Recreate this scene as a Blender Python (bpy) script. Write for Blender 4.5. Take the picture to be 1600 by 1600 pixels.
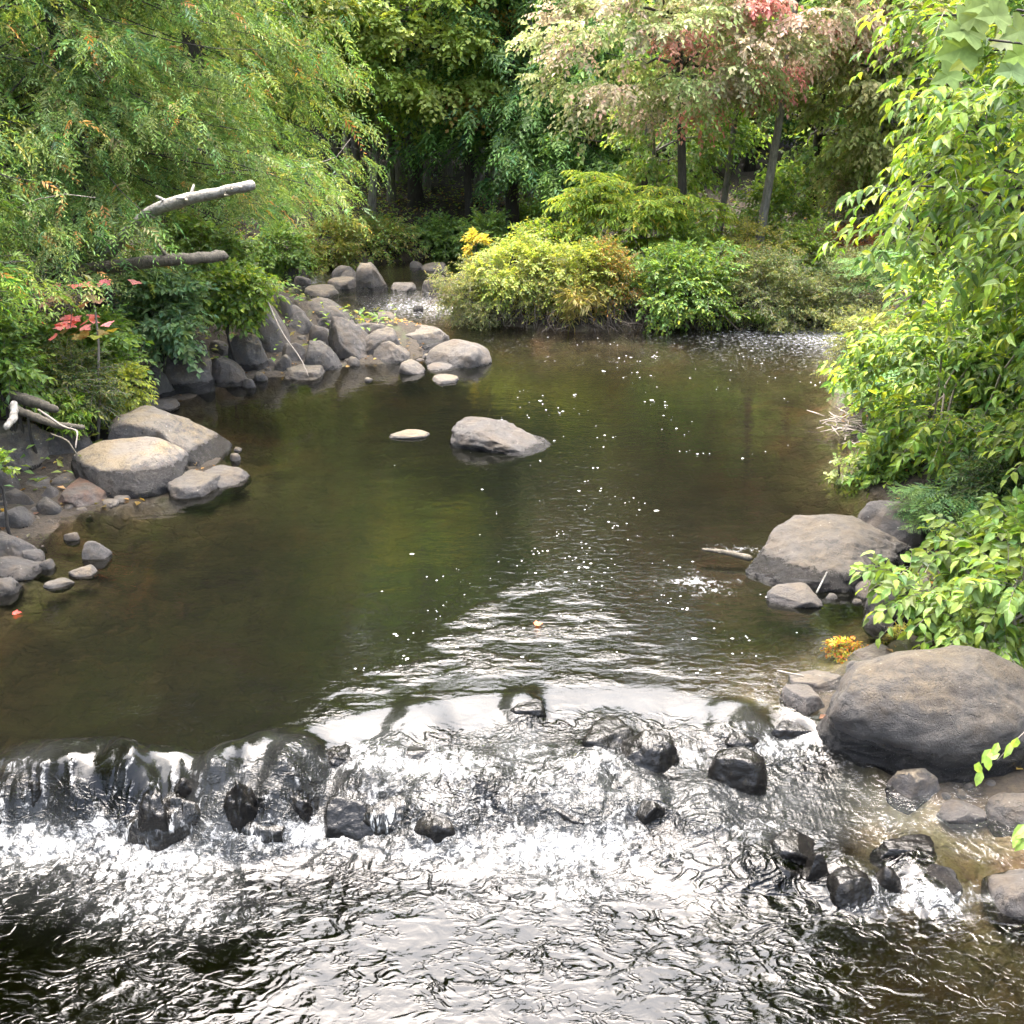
import bpy, math, random
import numpy as np
from mathutils import Vector

R = math.radians
scene = bpy.context.scene
for o in list(bpy.data.objects):
    bpy.data.objects.remove(o)

# ------------------------------------------------------------------ camera, sky, sun, exposure
CAM_H, PITCH, FOC = 3.4, R(23.3), 1604.0        # metres, downward tilt, focal length in photo pixels (1600 wide)
cam = bpy.data.objects.new('camera', bpy.data.cameras.new('camera'))
scene.collection.objects.link(cam)
cam.location = (0, 0, CAM_H)
cam.rotation_euler = (math.pi/2 - PITCH, 0, 0)
cam.data.sensor_width = 36.0
cam.data.lens = 36.0*FOC/1600.0
cam.data.clip_start = 0.05
cam.data.clip_end = 1000
scene.camera = cam

SUN_EL, SUN_AZ = R(74), R(345)                   # azimuth clockwise from +Y; high ahead of the camera, a little to the left, behind thin cloud
world = bpy.data.worlds.new("World")
scene.world = world
world.use_nodes = True
wt = world.node_tree
for n in list(wt.nodes):
    wt.nodes.remove(n)
sky = wt.nodes.new('ShaderNodeTexSky')
sky.sky_type = 'NISHITA'
sky.sun_disc = False
sky.sun_elevation = SUN_EL
sky.sun_rotation = SUN_AZ
sky.air_density = 1.0
sky.dust_density = 9.0
sky.ozone_density = 1.0
hs = wt.nodes.new('ShaderNodeHueSaturation')     # a thin overcast: most of the blue washed out
hs.inputs['Saturation'].default_value = 0.8
bg = wt.nodes.new('ShaderNodeBackground')
bg.inputs['Strength'].default_value = 0.15
wo = wt.nodes.new('ShaderNodeOutputWorld')
wt.links.new(sky.outputs[0], hs.inputs['Color'])
wt.links.new(hs.outputs[0], bg.inputs['Color'])
wt.links.new(bg.outputs[0], wo.inputs['Surface'])

sl = bpy.data.lights.new('sun', 'SUN')
sl.energy = 1.0
sl.angle = R(84)
sl.color = (1.0, 0.985, 0.965)
sun = bpy.data.objects.new('sun', sl)
scene.collection.objects.link(sun)
sdir = Vector((math.sin(SUN_AZ)*math.cos(SUN_EL), math.cos(SUN_AZ)*math.cos(SUN_EL), math.sin(SUN_EL)))
sun.rotation_euler = sdir.to_track_quat('Z', 'Y').to_euler()
sun.location = sdir*60

scene.view_settings.view_transform = 'Standard'
scene.view_settings.look = 'None'
scene.view_settings.gamma = 1.0
scene.view_settings.use_curve_mapping = False
scene.view_settings.exposure = 3.5
scene.render.engine = 'CYCLES'
scene.cycles.max_bounces = 7
scene.cycles.diffuse_bounces = 3
scene.cycles.glossy_bounces = 3
scene.cycles.transmission_bounces = 4
scene.cycles.transparent_max_bounces = 8
scene.cycles.caustics_reflective = False
scene.cycles.caustics_refractive = False
scene.cycles.sample_clamp_indirect = 4.0
scene.cycles.use_adaptive_sampling = True
scene.cycles.adaptive_threshold = 0.02
scene.cycles.use_denoising = True
try:
    scene.cycles.denoiser = 'OPENIMAGEDENOISE'
except Exception:
    pass

rng = np.random.default_rng(11)

# ------------------------------------------------------------------ photo pixel <-> place
cP, sP = math.cos(PITCH), math.sin(PITCH)
def ray(u, v):
    x, y = (u-800.0)/FOC, (800.0-v)/FOC
    return np.array([x, y*sP + cP, y*cP - sP])
def ground(u, v, z=0.0):
    d = ray(u, v)
    return np.array([0, 0, CAM_H]) + d*((z-CAM_H)/d[2])
def at(u, v, Y):
    d = ray(u, v)
    return np.array([0, 0, CAM_H]) + d*(Y/d[1])
def project(x, y, z):
    zz = z-CAM_H
    dep = y*cP - zz*sP
    up = y*sP + zz*cP
    dep = np.maximum(dep, 1e-3)
    return 800+FOC*x/dep, 800-FOC*up/dep
def depth_of(p):
    return p[1]*cP - (p[2]-CAM_H)*sP

# ------------------------------------------------------------------ noise
def _h(ix, iy, iz, seed):
    h = (ix.astype(np.int64)*374761393 + iy.astype(np.int64)*668265263 + iz*2147483647 + seed*974634777) & 0xFFFFFFFF
    h = ((h ^ (h >> 13))*1274126177) & 0xFFFFFFFF
    h = ((h ^ (h >> 16))*2246822519) & 0xFFFFFFFF
    return h ^ (h >> 15)
def pn2(x, y, seed=0):
    xi, yi = np.floor(x), np.floor(y)
    fx, fy = x-xi, y-yi
    ux, uy = fx*fx*fx*(fx*(fx*6-15)+10), fy*fy*fy*(fy*(fy*6-15)+10)
    out = 0
    for dx in (0, 1):
        for dy in (0, 1):
            a = _h(xi+dx, yi+dy, 0, seed)*(2*math.pi/4294967296.0)
            g = np.cos(a)*(fx-dx) + np.sin(a)*(fy-dy)
            out = out + g*(ux if dx else 1-ux)*(uy if dy else 1-uy)
    return out*1.4
def pn3(x, y, z, seed=0):
    xi, yi, zi = np.floor(x), np.floor(y), np.floor(z)
    fx, fy, fz = x-xi, y-yi, z-zi
    s = lambda t: t*t*t*(t*(t*6-15)+10)
    ux, uy, uz = s(fx), s(fy), s(fz)
    out = 0
    for dx in (0, 1):
        for dy in (0, 1):
            for dz in (0, 1):
                h = _h(xi+dx, yi+dy, (zi+dz).astype(np.int64), seed)
                a = (h & 0xFFFF)*(2*math.pi/65536.0)
                c = ((h >> 16) & 0xFFFF)*(2/65536.0)-1
                r = np.sqrt(np.maximum(0, 1-c*c))
                g = r*np.cos(a)*(fx-dx) + r*np.sin(a)*(fy-dy) + c*(fz-dz)
                out = out + g*(ux if dx else 1-ux)*(uy if dy else 1-uy)*(uz if dz else 1-uz)
    return out*1.3
def fbm2(x, y, oc=4, seed=0, lac=2.03, gain=.5):
    a, o = 1.0, 0
    for i in range(oc):
        o = o + a*pn2(x, y, seed+i*17)
        x, y, a = x*lac+3.1, y*lac-1.7, a*gain
    return o
def fbm3(p, oc=4, seed=0, lac=2.03, gain=.5):
    a, o = 1.0, 0
    q = p.copy()
    for i in range(oc):
        o = o + a*pn3(q[:, 0], q[:, 1], q[:, 2], seed+i*13)
        q, a = q*lac+1.37, a*gain
    return o
def sstep(a, b, x):
    t = np.clip((x-a)/(b-a), 0, 1)
    return t*t*(3-2*t)

# ------------------------------------------------------------------ mesh and object helpers
def mesh_tris(name, V, F, col=None, smooth=False, attrs=None):
    me = bpy.data.meshes.new(name)
    V = np.ascontiguousarray(V, np.float32)
    F = np.ascontiguousarray(F, np.int32)
    k = F.shape[1]
    me.vertices.add(len(V)); me.vertices.foreach_set('co', V.ravel())
    me.loops.add(F.size); me.loops.foreach_set('vertex_index', F.ravel())
    me.polygons.add(len(F))
    me.polygons.foreach_set('loop_start', np.arange(0, F.size, k, dtype=np.int32))
    me.polygons.foreach_set('loop_total', np.full(len(F), k, np.int32))
    me.polygons.foreach_set('use_smooth', np.full(len(F), smooth, bool))
    if col is not None:
        c = np.ones((len(V), 4), np.float32); c[:, :3] = col
        a = me.color_attributes.new('col', 'FLOAT_COLOR', 'POINT')
        a.data.foreach_set('color', c.ravel())
    for kx, vals in (attrs or {}).items():
        a = me.attributes.new(kx, 'FLOAT', 'POINT')
        a.data.foreach_set('value', np.ascontiguousarray(vals, np.float32))
    me.update(calc_edges=True)
    return me
def link(name, me, mat=None, parent=None, loc=None):
    o = bpy.data.objects.new(name, me)
    scene.collection.objects.link(o)
    if mat is not None and me is not None and len(me.materials) == 0:
        me.materials.append(mat)
    if parent is not None:
        o.parent = parent
    if loc is not None:
        o.location = [float(t) for t in loc]
    return o
def tag(o, label=None, cat=None, group=None, kind=None):
    if label: o['label'] = label
    if cat: o['category'] = cat
    if group: o['group'] = group
    if kind: o['kind'] = kind
    return o
def thing(name, label, cat, loc, group=None):
    o = link(name, None, loc=loc)
    o.empty_display_size = .2
    return tag(o, label, cat, group)

class Nodes:
    def __init__(s, name):
        s.m = bpy.data.materials.new(name); s.m.use_nodes = True
        s.t = s.m.node_tree
        for n in list(s.t.nodes): s.t.nodes.remove(n)
        s.out = s.t.nodes.new('ShaderNodeOutputMaterial')
    def n(s, typ, props=None, **ins):
        nd = s.t.nodes.new('ShaderNode'+typ)
        for k, v in (props or {}).items(): setattr(nd, k, v)
        for k, v in ins.items():
            k2 = k.replace('_', ' ')
            sock = nd.inputs[int(k[1:])] if k[0] == 'i' and k[1:].isdigit() else nd.inputs[k2]
            if isinstance(v, bpy.types.NodeSocket): s.t.links.new(v, sock)
            else: sock.default_value = v
        return nd
    def math(s, op, a, b=0.0, c=None, clamp=False):
        kw = dict(i0=a, i1=b)
        if c is not None: kw['i2'] = c
        return s.n('Math', {'operation': op, 'use_clamp': clamp}, **kw).outputs[0]
    def mix(s, f, a, b, blend='MIX'):
        return s.n('MixRGB', {'blend_type': blend}, i0=f, i1=a, i2=b).outputs[0]
    def ramp(s, f, stops, interp='LINEAR'):
        nd = s.n('ValToRGB', None, i0=f)
        nd.color_ramp.interpolation = interp
        el = nd.color_ramp.elements
        while len(el) < len(stops): el.new(.5)
        for e, (p, c) in zip(el, stops):
            e.position = p
            e.color = (c, c, c, 1) if isinstance(c, (int, float)) else (*c, 1)
        return nd.outputs[0]
    def range(s, v, a, b, c=0.0, d=1.0, smooth=True):
        return s.n('MapRange', {'interpolation_type': 'SMOOTHSTEP' if smooth else 'LINEAR'}, i0=v, i1=a, i2=b, i3=c, i4=d).outputs[0]
    def noise(s, vec, scale, detail=4.0, rough=.55, dist=0.0):
        return s.n('TexNoise', None, Vector=vec, Scale=scale, Detail=detail, Roughness=rough, Distortion=dist).outputs[0]
    def scaled(s, vec, sc, rot=(0, 0, 0)):
        return s.n('Mapping', None, Vector=vec, Scale=sc, Rotation=rot).outputs[0]
    def attr(s, name, typ='GEOMETRY'):
        return s.n('Attribute', {'attribute_name': name, 'attribute_type': typ})
    def surf(s, shader):
        s.t.links.new(shader, s.out.inputs['Surface']); return s.m

def rgb(*c): return (*c, 1.0)

# ------------------------------------------------------------------ materials
def mat_rock():
    N = Nodes('river_rock')
    geo = N.n('NewGeometry'); tc = N.n('TexCoord'); oi = N.n('ObjectInfo')
    pos, nor = geo.outputs['Position'], geo.outputs['Normal']
    par = N.n('SeparateColor', None, Color=oi.outputs['Color'])     # r: dry mineral crust, g: height of the wet band, b: rust
    tone = N.math('MULTIPLY', oi.outputs['Alpha'], .72)
    crust, wet, rust = par.outputs[0], par.outputs[1], par.outputs[2]
    zloc = N.n('SeparateXYZ', None, Vector=tc.outputs['Object']).outputs[2]
    nz = N.n('SeparateXYZ', None, Vector=nor).outputs[2]
    big = N.noise(pos, 2.6, 3, .6); mid = N.noise(pos, 13, 6, .7); fine = N.noise(pos, 85, 6, .8)
    grit = N.noise(pos, 260, 3, .7)
    veins = N.n('TexVoronoi', {'feature': 'DISTANCE_TO_EDGE'}, Vector=N.n('VectorMath', {'operation': 'ADD'}, i0=pos, i1=N.n('TexNoise', None, Vector=pos, Scale=5.0, Detail=4.0).outputs[1]).outputs[0], Scale=2.2).outputs[0]
    base = N.ramp(mid, [(.25, (.030, .029, .031)), (.5, (.062, .059, .060)), (.75, (.12, .115, .112))])
    base = N.mix(N.range(fine, .35, .75, 0, .6), base, rgb(.165, .155, .146), 'MIX')
    base = N.mix(N.math('MULTIPLY', N.range(oi.outputs['Random'], 0, 1, .0, .35), .8), base, rgb(.06, .056, .06))
    base = N.mix(N.range(fine, .42, .28, 0, .75), base, rgb(.025, .025, .027))
    base = N.mix(N.range(N.noise(pos, 4.5, 4, .65), .42, .68, 0, .75), base, N.mix(fine, rgb(.045, .034, .025), rgb(.15, .115, .08)))
    # pale lichen and mineral crust on the upper, dry faces
    lich = N.range(N.math('ADD', N.math('ADD', N.math('MULTIPLY', nz, .55), N.math('MULTIPLY', mid, .9)), N.math('MULTIPLY', fine, .6)), .98, 1.42)
    lich = N.math('MULTIPLY', lich, crust, clamp=True)
    tan = N.mix(N.range(grit, .4, .65), rgb(.12, .090, .052), rgb(.27, .22, .145))
    tan = N.mix(N.range(big, .4, .65), tan, rgb(.16, .14, .115))
    base = N.mix(lich, base, tan)
    base = N.mix(N.math('MULTIPLY', rust, N.range(N.math('ADD', big, N.math('MULTIPLY', fine, .3)), .45, .8)), base, rgb(.17, .075, .035))
    spots = N.range(N.n('TexVoronoi', None, Vector=pos, Scale=26.0, Randomness=1.0).outputs[0], .16, .10)
    spots = N.math('MULTIPLY', spots, N.range(mid, .52, .62))
    base = N.mix(N.math('MULTIPLY', spots, .75), base, rgb(.42, .41, .37))
    base = N.mix(1.0, base, N.n('CombineColor', None, Red=tone, Green=tone, Blue=tone).outputs[0], 'MULTIPLY')
    # wet band above the water
    lim = N.math('ADD', wet, N.math('MULTIPLY', N.math('SUBTRACT', mid, .5), .12))
    w = N.range(N.math('SUBTRACT', lim, zloc), -.012, .022)
    crackm = N.range(veins, .012, .0, 0, .6)
    base = N.mix(crackm, base, rgb(.025, .024, .024))
    base = N.mix(w, base, N.mix(.85, base, rgb(.005, .005, .006)))
    rough = N.math('SUBTRACT', N.range(fine, .3, .7, .62, .85), N.math('MULTIPLY', w, .55))
    h = N.math('ADD', N.math('ADD', N.math('MULTIPLY', mid, 1.0), N.math('MULTIPLY', fine, .45)), N.math('ADD', N.math('MULTIPLY', grit, .16), N.math('MULTIPLY', crackm, -.4)))
    bump = N.n('Bump', None, Strength=.95, Distance=.045, Height=h)
    b = N.n('BsdfPrincipled', None, Base_Color=base, Roughness=rough, Normal=bump.outputs[0], IOR=1.45)
    return N.surf(b.outputs[0])

def mat_leaf(name, trans=.48, rough=.5, spec=.35, warm=(1.35, 1.25, .55)):
    N = Nodes(name)
    c = N.attr('col').outputs['Color']
    geo = N.n('NewGeometry')
    v = N.noise(geo.outputs['Position'], 40, 2)
    c2 = N.mix(1.0, c, N.ramp(v, [(.3, 1.15), (.7, 1.75)]), 'MULTIPLY')
    tr = N.mix(1.0, c2, rgb(*warm), 'MULTIPLY')
    b = N.n('BsdfPrincipled', {}, Base_Color=c2, Roughness=rough)
    b.inputs['Specular IOR Level'].default_value = spec
    t = N.n('BsdfTranslucent', None, Color=tr)
    return N.surf(N.n('MixShader', None, i0=trans, i1=b.outputs[0], i2=t.outputs[0]).outputs[0])

def mat_bark(name, c1, c2, sc=(14, 14, 3)):
    N = Nodes(name)
    geo = N.n('NewGeometry')
    p = N.scaled(geo.outputs['Position'], sc)
    a = N.noise(p, 2.2, 6, .7)
    f = N.noise(geo.outputs['Position'], 60, 4, .7)
    col = N.ramp(a, [(.3, c1), (.68, c2)])
    col = N.mix(N.range(f, .55, .72, 0, .5), col, rgb(c2[0]*1.3, c2[1]*1.35, c2[2]*1.25))
    bump = N.n('Bump', None, Strength=.8, Distance=.02, Height=N.math('ADD', a, N.math('MULTIPLY', f, .3)))
    return N.surf(N.n('BsdfPrincipled', None, Base_Color=col, Roughness=.85, Normal=bump.outputs[0]).outputs[0])

def mat_simple(name, c, rough=.8):
    N = Nodes(name)
    geo = N.n('NewGeometry')
    f = N.noise(geo.outputs['Position'], 45, 4, .7)
    col = N.ramp(f, [(.3, tuple(t*.7 for t in c)), (.7, tuple(min(1, t*1.2) for t in c))])
    return N.surf(N.n('BsdfPrincipled', None, Base_Color=col, Roughness=rough).outputs[0])

def mat_ground():
    N = Nodes('soil_and_riverbed')
    geo = N.n('NewGeometry'); pos = geo.outputs['Position']
    bed = N.attr('bed').outputs['Fac']
    a = N.noise(pos, 3.0, 5, .6); f = N.noise(pos, 22, 6, .7)
    wob = N.n('VectorMath', {'operation': 'ADD'}, i0=pos, i1=N.n('VectorMath', {'operation': 'SCALE'}, i0=N.n('TexNoise', None, Vector=pos, Scale=7.0, Detail=3.0).outputs[1], Scale=.22).outputs[0]).outputs[0]
    pebd = N.n('TexVoronoi', {'feature': 'DISTANCE_TO_EDGE'}, Vector=wob, Scale=6.5).outputs[0]
    soil = N.ramp(f, [(.3, (.010, .007, .005)), (.55, (.026, .019, .011)), (.75, (.055, .041, .022))])
    soil = N.mix(N.range(a, .55, .7, 0, .6), soil, rgb(.035, .05, .015))
    peb = N.n('TexVoronoi', {'feature': 'F1'}, Vector=wob, Scale=6.5)
    pv = N.n('SeparateColor', None, Color=peb.outputs['Color']).outputs[0]
    stone = N.mix(N.range(pv, 0, 1, 0, .75), N.ramp(f, [(.3, (.08, .06, .035)), (.7, (.20, .155, .09))]), rgb(.045, .038, .028))
    stone = N.mix(N.range(pebd, .05, .0, 0, .3), stone, rgb(.03, .022, .014))
    stone = N.mix(N.range(a, .4, .62), stone, rgb(.125, .115, .06))
    stone = N.mix(N.range(N.noise(pos, 1.1, 3), .52, .66, 0, .7), stone, rgb(.17, .095, .05))
    col = N.mix(bed, soil, stone)
    bump = N.n('Bump', None, Strength=.7, Distance=.05, Height=N.math('ADD', f, N.math('MULTIPLY', N.range(pebd, 0, .2), N.math('MULTIPLY', bed, .7))))
    return N.surf(N.n('BsdfPrincipled', None, Base_Color=col, Roughness=.9, Normal=bump.outputs[0]).outputs[0])

def mat_water():
    N = Nodes('river_water')
    geo = N.n('NewGeometry'); pos = geo.outputs['Position']
    foam = N.attr('foam').outputs['Fac']; chop = N.attr('chop').outputs['Fac']; aer = N.attr('aer').outputs['Fac']
    rip = N.attr('rip').outputs['Fac']
    # fine relief: calm pool swells, riffle wavelets, broken water
    p1 = N.scaled(pos, (1.0, 2.2, 1.0))
    calm = N.noise(p1, 3.2, 3, .5, .6)
    calm2 = N.noise(p1, 14, 2, .5, .8)
    rif = N.noise(N.scaled(pos, (1.0, 2.0, 1.0)), 11, 3, .5, 1.0)
    brk = N.noise(N.scaled(pos, (.9, 1.3, 1.0)), 9, 2, .5, .8)
    fin = N.noise(pos, 34, 2, .5, .6)
    def wrinkle(sc, lo, seedv, dist):            # thin curved creases on otherwise smooth running water
        q = N.n('VectorMath', {'operation': 'ADD'}, i0=N.scaled(pos, (.75, 1.35, 1.0)), i1=(seedv, seedv*1.7, 0)).outputs[0]
        n_ = N.noise(q, sc, 1.5, .5, dist)
        r_ = N.math('SUBTRACT', 1.0, N.math('ABSOLUTE', N.math('MULTIPLY_ADD', n_, 2.0, -1.0)))
        m_ = N.range(N.noise(q, sc*.55, 2), .42, .60)
        return N.math('MULTIPLY', N.range(r_, lo, 1.0), m_)
    wr = N.math('ADD', N.math('MULTIPLY', wrinkle(5.5, .80, 3.1, 1.6), .0056), N.math('MULTIPLY', wrinkle(12.0, .78, 7.7, 1.4), .0029))
    wr = N.math('ADD', wr, N.math('MULTIPLY', N.math('MULTIPLY', wrinkle(26.0, .72, 1.3, 1.2), N.attr('thr').outputs['Fac']), .0034))
    h = N.math('ADD', N.math('MULTIPLY', calm, .0030), N.math('MULTIPLY', calm2, .0006))
    h = N.math('ADD', h, N.math('MULTIPLY', N.math('MULTIPLY', rif, rip), .030))
    h = N.math('ADD', h, N.math('MULTIPLY', N.math('MULTIPLY', brk, chop), .012))
    h = N.math('ADD', h, N.math('MULTIPLY', N.math('MULTIPLY', fin, chop), .0012))
    h = N.math('ADD', h, N.math('MULTIPLY', wr, N.range(chop, .02, .5)))
    thr = N.attr('thr').outputs['Fac']
    th = N.noise(N.scaled(pos, (3.2, .55, .55)), 14, 4, .6, .7)
    h = N.math('ADD', h, N.math('MULTIPLY', N.math('MULTIPLY', th, thr), .009))
    bump = N.n('Bump', None, Strength=1.0, Distance=1.0, Height=h).outputs[0]
    fres = N.n('Fresnel', None, IOR=1.325, Normal=bump).outputs[0]
    dep = N.attr('dep').outputs['Fac']
    tint = N.n('CombineColor', None, Red=N.math('POWER', .13, dep), Green=N.math('POWER', .125, dep), Blue=N.math('POWER', .095, dep)).outputs[0]
    clear = N.n('BsdfTransparent', None, Color=tint).outputs[0]
    milky = N.n('BsdfDiffuse', None, Color=rgb(.22, .235, .24), Normal=bump).outputs[0]
    turb = N.n('BsdfDiffuse', None, Color=rgb(.072, .078, .060)).outputs[0]
    clear = N.n('MixShader', None, i0=N.math('MULTIPLY', N.math('MULTIPLY', N.range(dep, .1, 1.0), N.range(chop, .2, .02)), .03), i1=clear, i2=turb).outputs[0]
    body = N.n('MixShader', None, i0=N.math('MULTIPLY', aer, .20), i1=clear, i2=milky).outputs[0]
    gl = N.n('BsdfGlossy', None, Color=rgb(1, 1, 1), Roughness=.008, Normal=bump).outputs[0]
    wat = N.n('MixShader', None, i0=fres, i1=body, i2=gl).outputs[0]
    # foam: bubbly, torn by noise
    fn = N.noise(N.scaled(pos, (1.0, .8, 1.0)), 22, 8, .72, .9)
    fc = N.n('TexVoronoi', {'feature': 'F1'}, Vector=pos, Scale=110.0).outputs[0]
    ff = N.math('ADD', N.math('MULTIPLY', foam, .60), N.math('MULTIPLY', N.math('SUBTRACT', fn, .5), 2.3))
    ff = N.math('SUBTRACT', ff, N.math('MULTIPLY', fc, .22))
    fm = N.math('MULTIPLY', N.range(ff, .08, .95), N.range(foam, .02, .15))
    fb = N.n('Bump', None, Strength=.9, Distance=.02, Height=N.math('ADD', fn, N.math('MULTIPLY', fc, -.4)), Normal=bump).outputs[0]
    fcol = N.ramp(fn, [(.30, (.20, .21, .215)), (.68, (.62, .63, .64))])
    fm = N.math('MULTIPLY', fm, .92)
    fs = N.n('BsdfPrincipled', None, Base_Color=fcol, Roughness=.5, Normal=fb).outputs[0]
    return N.surf(N.n('MixShader', None, i0=fm, i1=wat, i2=fs).outputs[0])

def mat_wet():
    N = Nodes('wet_black_rock')
    geo = N.n('NewGeometry'); pos = geo.outputs['Position']
    mid = N.noise(pos, 11, 5, .65); fine = N.noise(pos, 60, 4, .7)
    col = N.ramp(mid, [(.3, (.002, .002, .002)), (.6, (.007, .0065, .006)), (.8, (.022, .019, .014))])
    h = N.math('ADD', mid, N.math('MULTIPLY', fine, .10))
    bump = N.n('Bump', None, Strength=.55, Distance=.035, Height=h)
    return N.surf(N.n('BsdfPrincipled', None, Base_Color=col, Roughness=N.range(fine, .35, .65, .05, .20), Normal=bump.outputs[0], IOR=1.33).outputs[0])
M_ROCK = mat_rock()
M_WET = mat_wet()
def mat_film():
    # black rock behind a torn film of running water: white threads combed downwards
    N = Nodes('rock_under_water_film')
    geo = N.n('NewGeometry'); pos = geo.outputs['Position']
    st = N.noise(N.scaled(pos, (34, 12, 6)), 1.0, 4, .65, .5)
    pt = N.noise(pos, 7, 3, .6)
    mid = N.noise(pos, 14, 4, .6)
    col = N.ramp(mid, [(.35, (.003, .003, .003)), (.75, (.015, .014, .012))])
    thr = N.math('MULTIPLY', N.range(st, .53, .68), N.range(pt, .44, .58))
    bump = N.n('Bump', None, Strength=.8, Distance=.02, Height=N.math('ADD', st, mid))
    b = N.n('BsdfPrincipled', None, Base_Color=col, Roughness=.13, Normal=bump.outputs[0], IOR=1.40)
    f = N.n('BsdfDiffuse', None, Color=rgb(.55, .57, .58), Normal=bump.outputs[0])
    return N.surf(N.n('MixShader', None, i0=N.math('MULTIPLY', thr, .75), i1=b.outputs[0], i2=f.outputs[0]).outputs[0])
M_FILM = mat_film()
M_GROUND = mat_ground()
M_WATER = mat_water()
M_LEAF = mat_leaf('broad_leaf')
M_PINK = mat_leaf('turning_leaf', .42, .55, .25, (1.15, 1.15, .95))
M_MATT = mat_leaf('matt_leaf', .4, .8, .1)
M_NEEDLE = mat_leaf('cedar_needle', trans=.36, rough=.6, spec=.25)
M_BARK = mat_bark('grey_bark', (.055, .05, .044), (.20, .185, .165))
M_DARKBARK = mat_bark('dark_bark', (.012, .010, .009), (.05, .043, .037))
M_BIRCH = mat_bark('pale_dead_wood', (.085, .08, .07), (.33, .31, .28), (9, 9, 9))
M_LOG = mat_bark('mossy_log', (.03, .026, .02), (.11, .095, .07))
M_TWIG = mat_simple('twig', (.19, .165, .14))
M_ROOT = mat_simple('root', (.075, .06, .048))
# ------------------------------------------------------------------ river plan
left = [(-9, -60), (-6, -20), (-4.4, 0), (-3.9, 3), (-3.75, 5.5)]
left += [tuple(ground(u, v)[:2]) for u, v in [(-30, 935), (50, 905), (95, 820), (165, 795), (290, 772), (355, 722), (262, 640),
         (335, 608), (415, 592), (500, 585), (560, 572), (640, 566), (690, 545), (700, 530), (640, 500), (560, 488), (500, 470), (452, 452), (425, 432), (470, 425), (550, 415), (640, 408)]]
left += [(-1.0, 21.6), (1.6, 22.4), (6, 23), (16, 24), (60, 28)]
right = [(60, 24), (16, 20.5), (6, 19.4), (1.4, 19.0)]
right += [tuple(ground(u, v)[:2]) for u, v in [(700, 440), (690, 465), (715, 492), (770, 508), (900, 519), (1050, 514), (1200, 511), (1340, 508)]]
right += [(7.5, 15.2), (14, 16.0), (60, 18), (60, 14.5), (14, 13.2), (8, 12.6)]
right += [tuple(ground(u, v)[:2]) for u, v in [(1365, 545), (1300, 575), (1300, 620), (1310, 660), (1335, 700), (1335, 750), (1400, 800), (1440, 900), (1405, 985), (1340, 1020), (1262, 1075), (1265, 1130)]]
right += [tuple(ground(u, v, -.17)[:2]) for u, v in [(1300, 1190), (1420, 1235), (1560, 1275), (1660, 1310)]]
right += [(3.3, 3.6), (3.5, 1), (4.5, -8), (7, -20), (10, -60)]
POLY = np.array(left + right)

def sdist(x, y):
    """distance to the waterline, positive on land"""
    shp = x.shape
    P = np.stack([x.ravel(), y.ravel()], 1)
    d = np.full(len(P), 1e9); inside = np.zeros(len(P), bool)
    A = POLY; B = np.roll(POLY, -1, 0)
    for a, b in zip(A, B):
        e = b-a
        t = np.clip(((P-a)@e)/(e@e+1e-12), 0, 1)
        q = P-a-t[:, None]*e
        d = np.minimum(d, (q*q).sum(1))
        c = (a[1] > P[:, 1]) != (b[1] > P[:, 1])
        xi = (b[0]-a[0])*(P[:, 1]-a[1])/(b[1]-a[1]+1e-12) + a[0]
        inside ^= c & (P[:, 0] < xi)
    d = np.sqrt(d)
    return np.where(inside, -d, d).reshape(shp)

# ------------------------------------------------------------------ water level
LIP = [(-120, 1190), (0, 1186), (80, 1180), (160, 1188), (250, 1198), (330, 1190), (400, 1168), (470, 1150), (560, 1122), (640, 1108), (720, 1096),
       (800, 1088), (900, 1082), (1000, 1078), (1080, 1092), (1180, 1108), (1260, 1125)]
ctl = [(u, v, -.004) for u, v in LIP] + [(u, v-40, 0.) for u, v in LIP[::2]]
ctl += [(-60, 1325, -.36), (60, 1315, -.36), (150, 1300, -.36), (215, 1325, -.36), (310, 1318, -.36), (400, 1312, -.36), (470, 1300, -.36), (540, 1300, -.36),
        (60, 1245, -.17), (150, 1250, -.18), (270, 1250, -.19), (350, 1250, -.18), (440, 1240, -.17), (520, 1200, -.12),
        (480, 1185, -.06), (560, 1190, -.13), (620, 1195, -.16), (700, 1195, -.16), (780, 1185, -.15), (860, 1170, -.12),
        (600, 1290, -.30), (640, 1250, -.20), (720, 1280, -.25), (800, 1280, -.24), (700, 1325, -.35), (800, 1325, -.35), (880, 1310, -.34), (950, 1285, -.26),
        (960, 1310, -.34), (920, 1220, -.17), (1000, 1230, -.19), (900, 1120, -.05), (1000, 1115, -.05), (1050, 1130, -.07), (1120, 1135, -.06), (1160, 1170, -.13),
        (1080, 1180, -.14), (1040, 1300, -.27), (1150, 1270, -.22), (1150, 1340, -.30), (1250, 1200, -.18), (1240, 1150, -.13), (1280, 1250, -.24), (1280, 1320, -.30),
        (1400, 1260, -.27), (1380, 1330, -.31), (1480, 1300, -.28), (1600, 1330, -.29), (1340, 1400, -.37), (1440, 1360, -.32), (1440, 1420, -.38), (1560, 1440, -.37)]
ctl += [(u, v, -.40) for u in (-100, 150, 400, 650, 900, 1150) for v in (1430, 1600)] + [(1400, 1520, -.40), (1650, 1600, -.40), (-100, 1360, -.37), (1250, 1440, -.39)]
DROP = .62                              # the weir falls about a quarter of a metre
CP = np.array([[*ground(u, v, z*DROP)[:2], z*DROP] for u, v, z in ctl])
def _tps(r2): return np.where(r2 > 1e-12, .5*r2*np.log(r2+1e-12), 0)
_K = _tps(((CP[:, None, :2]-CP[None, :, :2])**2).sum(-1)) + np.eye(len(CP))*.004
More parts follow.
